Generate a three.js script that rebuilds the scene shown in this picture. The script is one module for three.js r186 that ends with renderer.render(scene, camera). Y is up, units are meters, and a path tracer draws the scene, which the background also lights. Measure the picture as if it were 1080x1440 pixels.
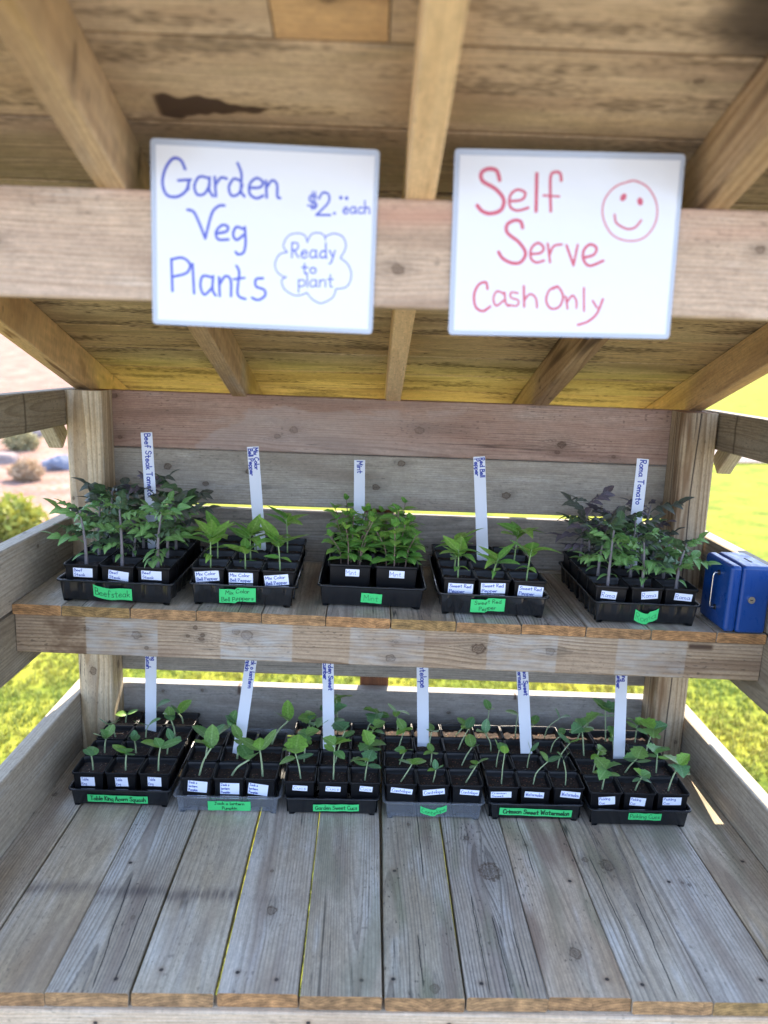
import * as THREE from 'three';
import { mergeGeometries } from 'three/addons/utils/BufferGeometryUtils.js';
import { RoundedBoxGeometry } from 'three/addons/geometries/RoundedBoxGeometry.js';

// ---------------------------------------------------------------- camera, sky, sun, exposure
const H = 1.65;                                   // eye height; positions below are measured from the eye (x right, y up, z back to front)
const RAD = Math.PI / 180;
const scene = new THREE.Scene();
const camera = new THREE.PerspectiveCamera(67.38, 0.75, 0.05, 600);
camera.position.set(0, H, 0);
camera.rotation.set(-11.308 * RAD, -1.185 * RAD, 1.732 * RAD, 'YXZ');
camera.focus = 1.76; camera.userData.fStop = 2.3;
const renderer = new THREE.WebGLRenderer({ antialias: true });
renderer.toneMapping = THREE.LinearToneMapping;
renderer.toneMappingExposure = 4.5;
renderer.shadowMap.enabled = true;
const SUN_AZ = 6.6 * RAD, SUN_EL = 37 * RAD;        // behind the stand, a little to the right
const sunDir = new THREE.Vector3(Math.sin(SUN_AZ) * Math.cos(SUN_EL), Math.sin(SUN_EL), -Math.cos(SUN_AZ) * Math.cos(SUN_EL));
const sun = new THREE.DirectionalLight(0xfff0da, 4.2);
sun.position.copy(sunDir).multiplyScalar(30).add(new THREE.Vector3(0, 1, -2));
sun.target.position.set(0, 1, -2);
sun.castShadow = true; sun.shadow.radius = 1; sun.shadow.mapSize.set(4096, 4096);
Object.assign(sun.shadow.camera, { left: -8, right: 8, top: 8, bottom: -8, near: 1, far: 80 });
scene.add(sun, sun.target);
{
  const W = 512, Hh = 256, d = new Float32Array(W * Hh * 4);
  for (let j = 0; j < Hh; j++) for (let i = 0; i < W; i++) {
    const el = ((j + 0.5) / Hh - 0.5) * Math.PI, az = ((i + 0.5) / W - 0.5) * 2 * Math.PI;
    const x = Math.cos(az) * Math.cos(el), y = Math.sin(el), z = Math.sin(az) * Math.cos(el);
    const c = Math.max(-1, Math.min(1, x * sunDir.x + y * sunDir.y + z * sunDir.z));
    const hz = Math.pow(1 - Math.max(0, y), 3.2), g = 0.25 * Math.pow(0.5 + 0.5 * c, 6) + 0.5 * Math.pow(0.5 + 0.5 * c, 60);
    const o = (j * W + i) * 4;
    const rgb = [0.18, 0.29, 0.53], hr = [0.54, 0.64, 0.82];
    for (let k = 0; k < 3; k++) d[o + k] = 1.25 * (rgb[k] * (1 - hz) + hr[k] * hz + g * [1, 0.97, 0.9][k]);
    d[o + 3] = 1;
  }
  const t = new THREE.DataTexture(d, W, Hh, THREE.RGBAFormat, THREE.FloatType);
  t.mapping = THREE.EquirectangularReflectionMapping; t.magFilter = THREE.LinearFilter; t.needsUpdate = true;
  scene.background = t; scene.environment = t;
}

// ---------------------------------------------------------------- helpers
function rngOf(seed) { let s = seed >>> 0; return () => { s = (s + 0x6d2b79f5) | 0; let t = Math.imul(s ^ (s >>> 15), 1 | s); t = (t + Math.imul(t ^ (t >>> 7), 61 | t)) ^ t; return ((t ^ (t >>> 14)) >>> 0) / 4294967296; }; }
const PERM = new Uint8Array(512); { const r = rngOf(7), a = [...Array(256).keys()]; for (let i = 255; i > 0; i--) { const j = Math.floor(r() * (i + 1)); [a[i], a[j]] = [a[j], a[i]]; } for (let i = 0; i < 512; i++) PERM[i] = a[i & 255]; }
const GX = [1, -1, 1, -1, 1.4, -1.4, 0, 0], GY = [1, 1, -1, -1, 0, 0, 1.4, -1.4];
function noise(x, y) {                            // Perlin noise, about -1..1
  const xi = Math.floor(x), yi = Math.floor(y), fx = x - xi, fy = y - yi, X = xi & 255, Y = yi & 255;
  const u = fx * fx * fx * (fx * (fx * 6 - 15) + 10), v = fy * fy * fy * (fy * (fy * 6 - 15) + 10);
  const a = PERM[PERM[X] + Y] & 7, b = PERM[PERM[X + 1] + Y] & 7, c = PERM[PERM[X] + Y + 1] & 7, d = PERM[PERM[X + 1] + Y + 1] & 7;
  const n0 = GX[a] * fx + GY[a] * fy, n1 = GX[b] * (fx - 1) + GY[b] * fy, n2 = GX[c] * fx + GY[c] * (fy - 1), n3 = GX[d] * (fx - 1) + GY[d] * (fy - 1);
  const p = n0 + (n1 - n0) * u, q = n2 + (n3 - n2) * u;
  return p + (q - p) * v;
}
const fbm = (x, y) => noise(x, y) * 0.6 + noise(x * 2.1 + 9, y * 2.1 + 4) * 0.3 + noise(x * 4.3 + 3, y * 4.3 + 7) * 0.16;
const clamp = (x, a = 0, b = 1) => (x < a ? a : x > b ? b : x);
const sstep = (a, b, x) => { const t = clamp((x - a) / (b - a)); return t * t * (3 - 2 * t); };
const taken = new Map();
function numbered(n) { const k = taken.get(n) ?? 0; taken.set(n, k + 1); return k ? n + '_' + String(k).padStart(3, '0') : n; }
function thing(name, label, category, [x, y, z], group) {
  const o = new THREE.Group(); o.name = numbered(name); o.position.set(x, y + H, z); o.userData = { label, category };
  if (group) o.userData.group = group;
  scene.add(o); return o;
}
function part(name, geo, mat, parent) { const m = new THREE.Mesh(geo, mat); m.name = name; parent.add(m); return m; }
function structure(name, geo, mat, label) { const m = new THREE.Mesh(geo, mat); m.name = name; m.userData = { kind: 'structure', label, category: name.replace(/_/g, ' ') }; scene.add(m); return m; }
function dataTex(data, w, h, srgb) { const t = new THREE.DataTexture(data, w, h, THREE.RGBAFormat); if (srgb) t.colorSpace = THREE.SRGBColorSpace; t.magFilter = THREE.LinearFilter; t.wrapS = t.wrapT = THREE.RepeatWrapping; t.needsUpdate = true; return t; }
function canvasTex(w, h, draw) { const c = document.createElement('canvas'); c.width = w; c.height = h; draw(c.getContext('2d'), w, h); const t = new THREE.CanvasTexture(c); t.colorSpace = THREE.SRGBColorSpace; return t; }

// ---------------------------------------------------------------- wood: atlases of planks, one band per plank
function woodAtlas(W, Hh, Lm, specs, seed) {
  const R = rngOf(seed), n = specs.length, band = Math.floor(Hh / n), col = new Uint8Array(W * Hh * 4), bmp = new Uint8Array(W * Hh * 4);
  specs.forEach((s, row) => {
    const Bm = s.bw ?? 0.15, knots = [...(s.knots ?? [])];
    for (let k = 0; k < (s.nk ?? 2); k++) knots.push([R() * Lm, Bm * (0.12 + 0.76 * R()), 0.003 + 0.006 * R() * R()]);
    const nails = s.nails ?? [];
    const vp = Bm * (-0.3 + 1.6 * R()), dp = 0.012 + 0.05 * R(), sp = s.ring ?? (0.004 + 0.003 * R()), ox = R() * 200, oy = R() * 200;
    const gl = s.light, gd = s.late, gb = s.blotch ?? gd, gp = s.pale ?? gl, ka = s.kamp ?? 1, crackA = s.crack ?? 0.35, bAmp = s.bAmp ?? 0.6;
    for (let j = 0; j < band; j++) for (let i = 0; i < W; i++) {
      const u = (i / W) * Lm, v = ((j + 0.5) / band) * Bm;
      let wv = v + 0.006 * noise(u * 1.3 + ox, v * 5 + oy) + 0.0012 * noise(u * 6 + oy, v * 50 + ox), kc = 0, ke = 0, near = 0;
      for (const [ku, kv, kr] of knots) {
        const du = (u - ku) / (kr * 4.5); if (du > 3.2 || du < -3.2) continue;
        const dv = wv - kv, w = Math.exp(-du * du);
        wv += -Math.sign(dv) * kr * 1.1 * w * Math.exp(-Math.abs(dv) / (kr * 2.6));
        const e = Math.hypot((u - ku) / (kr * 1.3), (v - kv) / kr) + 0.3 * noise(u * 120 + ox, v * 160) + 0.12 * noise(u * 400, v * 400 + oy);
        near = Math.max(near, Math.exp(-Math.pow(Math.hypot((u - ku) / (kr * 4), (v - kv) / (kr * 2)), 2)));
        if (e < 1.25) { kc = Math.max(kc, sstep(1.2, 0.85, e) * (0.55 + 0.3 * Math.sin(e * 16))); ke = Math.max(ke, Math.exp(-Math.pow((e - 0.98) / 0.16, 2))); }
      }
      const depth = dp + 0.03 * noise(u * 0.9 + oy, 3.7 + row), r = Math.hypot(wv - vp, depth) / sp + 0.35 * noise(u * 2.2 + ox, v * 30);
      const t = r - Math.floor(r), late = sstep(0.35, 0.9, t) * (1 - sstep(0.93, 1, t)) * (0.65 + 0.5 * noise(u * 3 + oy, r * 0.9 + ox));
      const fib = noise(u * 10 + ox, v * 420 + oy) * 0.6 + noise(u * 30 + oy, v * 900 + ox) * 0.5;
      const bl = fbm(u * 2.4 + ox, v * 9 + oy), bl2 = fbm(u * 5 + oy + 40, v * 26 + ox), grain = noise(u * 300 + ox, v * 420);
      const cr = Math.abs(noise(u * 1.1 + oy, wv * 85 + ox)), cm = sstep(0.12, 0.5, noise(u * 2.1 + ox + 50, v * 14 + oy)), crack = (cr < 0.035 ? 1 - cr / 0.035 : 0) * cm * crackA;
      let nail = 0, rust = 0;
      for (const [nu, nv] of nails) { const d = Math.hypot(u - nu, v - nv); if (d < 0.02) { nail = Math.max(nail, sstep(0.0042, 0.003, d)); rust = Math.max(rust, Math.exp(-d * d / 0.00005) * 0.35); } }
      const kb = clamp(0.5 + bl * 1.1) * bAmp, kp = sstep(0.1, 0.75, bl2 - 0.3 * bl) * 0.6, c = [0, 0, 0];
      for (let k = 0; k < 3; k++) {
        let x = gl[k] + (gb[k] - gl[k]) * kb; x += (gp[k] - x) * kp;
        x += (gd[k] - x) * clamp(late * 0.78 * ka); x *= 1 + 0.13 * fib * (s.fib ?? 1) + 0.05 * grain;
        x *= 1 - 0.16 * near; x += ([62, 44, 30][k] - x) * clamp(kc * 0.6 + ke * 0.32) * (s.kdark ?? 1);
        x *= 1 - 0.72 * crack; x *= 1 - rust * [0.5, 0.62, 0.7][k]; x += ([38, 34, 32][k] - x) * nail * 0.85;
        c[k] = x;
      }
      const mo = noise(u * 45 + ox, v * 95 + oy) * 0.5 + noise(u * 120 + oy, v * 210 + ox) * 0.5, st = sstep(0.12, 0.55, noise(u * 3.4 + ox + 90, v * 24 + oy) + 0.25 * fib) * (s.streak ?? 0.25), spk = sstep(0.6, 0.8, noise(u * 70 + oy, v * 230 + ox) + 0.35 * noise(u * 6 + ox, v * 20)) * (s.speck ?? 0.25);
      for (let k = 0; k < 3; k++) { c[k] *= 1 + 0.10 * mo; c[k] += (gl[k] * [0.62, 0.55, 0.52][k] - c[k]) * st; c[k] *= 1 - 0.6 * spk; }
      let split = 0; for (const [u0, v0, u1, v1] of s.splits ?? []) { const t2 = (u - u0) / (u1 - u0); if (t2 > 0 && t2 < 1) { const d = Math.abs(v - v0 - (v1 - v0) * t2 - 0.002 * noise(u * 14 + oy, 5) - 0.0006 * noise(u * 60, 2)); split = Math.max(split, sstep(0.0012, 0.0004, d) * sstep(0, 0.08, t2) * sstep(1, 0.92, t2)); } }
      for (let k = 0; k < 3; k++) c[k] *= 1 - 0.8 * split;
      if (s.stain) s.stain(u, v, c, ox, oy);
      const o = ((row * band + j) * W + i) * 4;
      col[o] = clamp(c[0], 0, 255); col[o + 1] = clamp(c[1], 0, 255); col[o + 2] = clamp(c[2], 0, 255); col[o + 3] = 255;
      bmp[o] = bmp[o + 1] = bmp[o + 2] = clamp(150 + 45 * late + 40 * fib - 130 * crack - 60 * nail - 40 * ke - 120 * split + 18 * mo, 0, 255); bmp[o + 3] = 255;
    }
  });
  const mat = new THREE.MeshStandardMaterial({ map: dataTex(col, W, Hh, true), bumpMap: dataTex(bmp, W, Hh, false), bumpScale: 0.0015, roughness: 0.86 });
  mat.name = 'weathered wood';
  return { mat, band, W, Hh, Lm, specs };
}
const mixTo = (c, rgb, a) => { for (let k = 0; k < 3; k++) c[k] += (rgb[k] - c[k]) * a; };
const endTex = (() => {
  const S = 256, d = new Uint8Array(S * S * 4);
  for (let j = 0; j < S; j++) for (let i = 0; i < S; i++) {
    const x = i / S - 0.5, y = j / S + 0.7, r = Math.hypot(x, y) * 30 + 0.4 * noise(i * 0.03, j * 0.03), t = r - Math.floor(r), f = noise(i * 0.5, j * 0.5) * 0.12 + fbm(i * 0.03, j * 0.06) * 0.25, o = (j * S + i) * 4;
    const l = 0.92 + f * 1.5 - 0.13 * sstep(0.4, 0.9, t); d[o] = clamp(196 * l, 0, 255); d[o + 1] = clamp(154 * l, 0, 255); d[o + 2] = clamp(104 * l, 0, 255); d[o + 3] = 255;
  }
  return dataTex(d, S, S, true);
})();
const endGrains = [[0.78, 0.75, 0.74], [0.84, 0.74, 0.66], [0.66, 0.68, 0.56], [0.72, 0.67, 0.64]].map((c) => new THREE.MeshStandardMaterial({ map: endTex, roughness: 0.9, color: new THREE.Color().setRGB(...c) }));

// A plank from p0 to p1 (ends of its centre line), `face` = direction its broad face looks, width across, thickness through.
function plank(name, parent, p0, p1, face, width, thick, atlas, row, opt = {}) {
  const a = new THREE.Vector3(...p0), b = new THREE.Vector3(...p1), X = b.clone().sub(a), L = X.length(); X.normalize();
  const Z = new THREE.Vector3(...face); Z.addScaledVector(X, -Z.dot(X)).normalize(); const Y = Z.clone().cross(X);
  const ch = opt.ch ?? 0.0025, hw = width / 2, ht = thick / 2, seg = opt.seg ?? 4, R = rngOf(Math.floor((p0[0] * 31 + p0[1] * 57 + p0[2] * 91 + p1[0] * 13) * 1000));
  const prof = [[-hw + ch, ht], [hw - ch, ht], [hw, ht - ch], [hw, -ht + ch], [hw - ch, -ht], [-hw + ch, -ht], [-hw, -ht + ch], [-hw, ht - ch]];
  const pos = [], uv = [], Bm = atlas.specs[row].bw ?? 0.15, v0 = row * atlas.band / atlas.Hh, vs = (atlas.band - 2) / atlas.Hh, u0 = opt.u ?? R() * Math.max(0, atlas.Lm - L);
  const UV = (x, across) => { let w = Math.abs(across) % (2 * Bm); if (w > Bm) w = 2 * Bm - w; return [(u0 + x) / atlas.Lm, v0 + (1 / atlas.Hh) + (w / Bm) * vs]; };
  const jit = []; for (let s = 0; s <= seg; s++) jit.push(prof.map(([y]) => (opt.wob ?? 0.0012) * (R() - 0.5) * (Math.abs(y) > hw * 0.5 ? 1 : 0.3)));
  const P = (s, k) => { const [y, z] = prof[k % 8]; return [-L / 2 + (L * s) / seg, y + jit[s][k % 8], z]; };
  const acr = [ch, width - ch, width, width + thick, width + thick, 2 * width + thick, 2 * width + thick + ch, 2 * width + 2 * thick, 2 * width + 2 * thick + ch];
  for (let s = 0; s < seg; s++) for (let k = 0; k < 8; k++) {
    const q = [P(s, k), P(s + 1, k), P(s + 1, k + 1), P(s, k + 1)];
    let va = acr[k], vb = acr[k + 1];
    if (k >= 2 && k <= 3) { va = width - (k === 2 ? 0 : thick * 0.2); vb = width - thick; } else if (k === 4) { va = vb = width; va = width - ch; vb = ch; } else if (k >= 5 && k <= 6) { va = thick; vb = 0; } else if (k === 7) { va = 0; vb = ch; }
    const t = [UV(q[0][0] + L / 2, va), UV(q[1][0] + L / 2, va), UV(q[2][0] + L / 2, vb), UV(q[3][0] + L / 2, vb)];
    for (const i of [0, 2, 1, 0, 3, 2]) { pos.push(...q[i]); uv.push(...t[i]); }
  }
  const nSide = pos.length / 3, eo = R();
  for (const s of [0, seg]) for (let k = 1; k < 7; k++) {
    const tri = s ? [P(s, 0), P(s, k + 1), P(s, k)] : [P(s, 0), P(s, k), P(s, k + 1)];
    for (const p of tri) { pos.push(...p); uv.push((p[1] + hw) / 0.16 + eo, (p[2] + ht) / 0.16 + eo * 3); }
  }
  const g = new THREE.BufferGeometry();
  g.setAttribute('position', new THREE.Float32BufferAttribute(pos, 3)); g.setAttribute('uv', new THREE.Float32BufferAttribute(uv, 2));
  g.computeVertexNormals(); g.addGroup(0, nSide, 0); g.addGroup(nSide, pos.length / 3 - nSide, 1);
  const m = new THREE.Mesh(g, [atlas.mat, endGrains[Math.floor(R() * 4)]]); m.name = name;
  m.matrixAutoUpdate = true; const M = new THREE.Matrix4().makeBasis(X, Y, Z); m.quaternion.setFromRotationMatrix(M);
  m.position.copy(a).add(b).multiplyScalar(0.5).sub(parent.userData.origin); parent.add(m); return m;
}

// ---------------------------------------------------------------- the ground and what grows beyond the stand
const hill = (x, z) => { const d = Math.hypot(x, z); return 0.062 * Math.max(0, d - 16) * sstep(-2, -14, z) + 0.05 * noise(x * 0.3, z * 0.3) * sstep(3, 9, d); };
function sheet(x0, x1, z0, z1, nx, nz, lift, keep, uvm) {
  const pos = [], uv = [], idx = [];
  for (let j = 0; j <= nz; j++) for (let i = 0; i <= nx; i++) { const [x, z] = keep ? keep(i / nx, j / nz) : [x0 + (x1 - x0) * i / nx, z0 + (z1 - z0) * j / nz]; pos.push(x, hill(x, z) + lift, z); uv.push(x / uvm, z / uvm); }
  for (let j = 0; j < nz; j++) for (let i = 0; i < nx; i++) { const a = j * (nx + 1) + i, b = a + nx + 1; idx.push(a, b, a + 1, a + 1, b, b + 1); }
  const g = new THREE.BufferGeometry(); g.setAttribute('position', new THREE.Float32BufferAttribute(pos, 3)); g.setAttribute('uv', new THREE.Float32BufferAttribute(uv, 2)); g.setIndex(idx); g.computeVertexNormals(); return g;
}
function groundTex(S, f) { const d = new Uint8Array(S * S * 4); for (let j = 0; j < S; j++) for (let i = 0; i < S; i++) { const c = f(i / S, j / S), o = (j * S + i) * 4; for (let k = 0; k < 3; k++) d[o + k] = clamp(c[k], 0, 255); d[o + 3] = 255; } return dataTex(d, S, S, true); }
const per = (f) => (x, y) => { const a = f(x, y) * (1 - x) + f(x - 1, y) * x, b = f(x, y - 1) * (1 - x) + f(x - 1, y - 1) * x; return a * (1 - y) + b * y; };
const grassN = per((x, y) => fbm(x * 9, y * 9)), grassF = per((x, y) => noise(x * 90, y * 90));
const grassMat = new THREE.MeshPhysicalMaterial({ map: groundTex(512, (x, y) => { const n = grassN(x, y), f = grassF(x, y), k = 1 + 0.42 * n + 0.34 * f; return [119 * k + 26 * n, 123 * k, 43 * k]; }), roughness: 1, specularIntensity: 0.1 });
structure('ground', sheet(-120, 120, -160, 60, 120, 110, 0, null, 3), grassMat, 'sunlit yellow green lawn spreading around the wooden stand');
const dirtN = per((x, y) => fbm(x * 7, y * 7)), dirtF = per((x, y) => noise(x * 60, y * 60));
const dirtMat = new THREE.MeshPhysicalMaterial({ map: groundTex(512, (x, y) => { const n = dirtN(x, y), f = dirtF(x, y), k = 1 + 0.38 * n + 0.25 * f; return [136 * k, 108 * k, 94 * k + 20 * f]; }), roughness: 1, specularIntensity: 0.1 });
structure('dirt_slope', sheet(0, 0, 0, 0, 60, 80, 0.03, (a, b) => { const z = -4.6 - Math.pow(b, 1.6) * 130, e = -1.6 + 0.28 * (z + 4.6) * 1.0 + 0.35 * noise(z * 0.8, 3); return [e - a * (8 + 90 * b), z]; }, 4), dirtMat, 'pale pinkish bare dirt slope left of the lawn');
const gravelMat = new THREE.MeshPhysicalMaterial({ map: groundTex(512, (x, y) => { const f = dirtF(x, y), g = grassF(y, x), k = 1 + 0.5 * f + 0.4 * g * (f > 0.15 ? 1 : 0.2); return [140 * k, 126 * k, 118 * k]; }), roughness: 1, specularIntensity: 0.1 });
structure('gravel_road', sheet(0, 0, 0, 0, 40, 6, 0.03, (a, b) => { const x = 3 + a * 60; return [x, -13.4 - 2.6 * b - (x - 6) * 0.1 + 0.15 * noise(x * 0.7, b * 3)]; }, 2), gravelMat, 'narrow grey gravel road crossing beyond the lawn');

const pullOff = new THREE.MeshStandardMaterial({ map: groundTex(512, (x, y) => { const n = dirtN(x, y), f = grassF(x, y), k = 1 + 0.15 * n + 0.3 * f; return [136 * k, 127 * k, 112 * k]; }), roughness: 0.95 });
structure('road', sheet(-60, 60, -0.7, 16, 60, 16, 0.03, null, 2), pullOff, 'pale gravel road and pull off in front of the stand');
{ // short grass near the stand
  const R = rngOf(5), blades = [];
  for (let k = 0; k < 6; k++) {
    const a = R() * 6.28, h = 0.022 + 0.028 * R(), w = 0.0035, l = 0.3 + 0.5 * R(), ox = (R() - 0.5) * 0.03, oz = (R() - 0.5) * 0.03, c = Math.cos(a), s = Math.sin(a);
    const g = new THREE.BufferGeometry(), p = (t, side) => [ox + c * l * h * t * t + side * w * (1 - t) * -s, h * t, oz + s * l * h * t * t + side * w * (1 - t) * c];
    g.setAttribute('position', new THREE.Float32BufferAttribute([...p(0, 1), ...p(0, -1), ...p(0.5, 1), ...p(0.5, 1), ...p(0, -1), ...p(0.5, -1), ...p(0.5, 1), ...p(0.5, -1), ...p(1, 0)], 3)); g.computeVertexNormals(); blades.push(g);
  }
  const m = new THREE.InstancedMesh(mergeGeometries(blades), new THREE.MeshStandardMaterial({ color: new THREE.Color().setRGB(0.29, 0.30, 0.05), roughness: 0.9 }), 70000), M = new THREE.Matrix4(), q = new THREE.Quaternion(), up = new THREE.Vector3(0, 1, 0), c = new THREE.Color();
  for (let i = 0; i < m.count; i++) {
    const x = -5 + 10 * R(), z = -1.3 - 6.2 * R() * Math.sqrt(R()), k = (0.45 + 0.45 * R()) * sstep(7.0, 4.0, -z + 0.8 * noise(x * 2, z * 2)) * sstep(5, 3.4, Math.abs(x)) + 0.02; q.setFromAxisAngle(up, R() * 6.28);
    M.compose(new THREE.Vector3(x, hill(x, z) - 0.004, z), q, new THREE.Vector3(k, k, k)); m.setMatrixAt(i, M);
    const t = R(), n = noise(x * 1.3, z * 1.3); c.setRGB(0.85 + 0.4 * t + 0.3 * n, 0.9 + 0.2 * t, 0.8 + 0.4 * t); m.setColorAt(i, c);
  }
  m.name = 'grass'; m.userData = { kind: 'stuff', label: 'short sunlit grass growing round the foot of the stand', category: 'grass' }; scene.add(m);
}
// leaf-sized faces through a crown's volume
function foliage(R, rx, ry, rz, n, size) {
  const pos = [], v = new THREE.Vector3(), t = new THREE.Vector3(), b = new THREE.Vector3();
  for (let i = 0; i < n; i++) {
    do v.set(R() * 2 - 1, R() * 2 - 1, R() * 2 - 1); while (v.lengthSq() > 1 || v.lengthSq() < 0.12);
    const lump = 1 + 0.35 * noise(v.x * 2.3 + 5, v.y * 2.3 + v.z * 1.7); v.multiplyScalar(lump);
    t.set(R() - 0.5, R() - 0.2, R() - 0.5).normalize(); b.set(R() - 0.5, R() - 0.5, R() - 0.5).cross(t).normalize();
    const s = size * (0.6 + 0.8 * R()), c = [v.x * rx, v.y * ry, v.z * rz];
    const q = [[-0.3, 0], [0.35, 0.3], [1, 0], [0.35, -0.3]].map(([k, w]) => [c[0] + s * (k * t.x + w * b.x), c[1] + s * (k * t.y + w * b.y), c[2] + s * (k * t.z + w * b.z)]);
    pos.push(...q[0], ...q[1], ...q[2], ...q[0], ...q[2], ...q[3]);
  }
  const g = new THREE.BufferGeometry(); g.setAttribute('position', new THREE.Float32BufferAttribute(pos, 3)); g.computeVertexNormals(); return g;
}
const std = (r, g, b, rough = 0.8, more = {}) => new THREE.MeshPhysicalMaterial({ color: new THREE.Color().setRGB(r, g, b), roughness: rough, ...more });
const bushMats = [std(0.36, 0.36, 0.05, 0.9, { transmission: 0.2 }), std(0.46, 0.33, 0.20, 0.9, { transmission: 0.2 }), std(0.36, 0.32, 0.16, 0.9, { transmission: 0.2 })], twig = std(0.16, 0.11, 0.07, 0.9);
function bush(x, z, r, mi, label) {
  const R = rngOf(Math.floor(x * 100 + z * 31)), o = thing('bush', label, 'bush', [x, hill(x, z) - H, z]);
  part('foliage', foliage(R, r, r * 0.75, r, 1400, r * 0.22), bushMats[mi], o).position.y = r * 0.62;
  const st = []; for (let k = 0; k < 6; k++) { const a = k * 1.05; st.push(new THREE.TubeGeometry(new THREE.CatmullRomCurve3([new THREE.Vector3(0, 0, 0), new THREE.Vector3(Math.cos(a) * r * 0.3, r * 0.4, Math.sin(a) * r * 0.3), new THREE.Vector3(Math.cos(a) * r * 0.5, r * 0.8, Math.sin(a) * r * 0.5)]), 4, r * 0.03, 4)); }
  part('stem', mergeGeometries(st), twig, o);
}
bush(-3.1, -6.6, 0.26, 0, 'round bright yellow green bush on the bare dirt');
bush(-2.75, -6.0, 0.1, 1, 'small rusty orange shrub in front of the yellow bush');
bush(-4.3, -9.6, 0.2, 1, 'tan orange dry shrub on the dirt behind the yellow bush');
bush(-5.6, -12.4, 0.26, 2, 'olive dry shrub high on the dirt slope');
{
  const R = rngOf(77), rockM = [std(0.22, 0.17, 0.15, 0.95), std(0.16, 0.17, 0.21, 0.95), std(0.26, 0.19, 0.16, 0.95)];
  const spots = [[-4.25, -10.6, 0.2, 1, 'bluish grey rock on the dirt slope'], [-5.2, -11, 0.17, 2, 'large pale rock between the olive and tan shrubs'], [-6.3, -14.6, 0.22, 0, 'brown rock at the head of the dirt slope']];
  for (const [x, z, r, mi, label] of spots) {
    const g = new THREE.IcosahedronGeometry(r, 2), p = g.attributes.position, o = R() * 50;
    for (let i = 0; i < p.count; i++) { const k = 1 + 0.35 * noise(p.getX(i) / r * 1.3 + o, p.getY(i) / r * 1.3 + p.getZ(i) / r); p.setXYZ(i, p.getX(i) * k * 1.2, p.getY(i) * k * 0.7, p.getZ(i) * k); } g.computeVertexNormals();
    const m = new THREE.Mesh(g, rockM[mi]); m.name = numbered('rock'); m.position.set(x, hill(x, z) + r * 0.3, z); m.userData = { label, category: 'rock' }; scene.add(m);
  }
  const treeM = [std(0.05, 0.09, 0.03, 0.9), std(0.07, 0.12, 0.035, 0.9)], bark = std(0.12, 0.09, 0.07, 0.95);
  [[-31, -62, 2.6, 7, 0, 'tall dark green tree at the top of the dirt slope'], [-36, -66, 3, 8, 1, 'broad mid green tree beyond the dirt slope']].forEach(([x, z, r, h, mi, label]) => {
    const o = thing('tree', label, 'tree', [x, hill(x, z) - H, z]);
    part('trunk', new THREE.CylinderGeometry(0.12, 0.25, h * 0.6, 8).translate(0, h * 0.3, 0), bark, o);
    const limbs = []; for (let k = 0; k < 5; k++) { const a = k * 1.26, c = Math.cos(a), s = Math.sin(a); limbs.push(new THREE.TubeGeometry(new THREE.CatmullRomCurve3([new THREE.Vector3(0, h * 0.35, 0), new THREE.Vector3(c * r * 0.4, h * 0.55, s * r * 0.4), new THREE.Vector3(c * r * 0.7, h * 0.75, s * r * 0.7)]), 4, 0.06, 5)); }
    part('limb', mergeGeometries(limbs), bark, o);
    part('crown', foliage(rngOf(91 + mi), r, h * 0.42, r, 5000, 0.35), treeM[mi], o).position.y = h * 0.58;
  });
}

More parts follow.
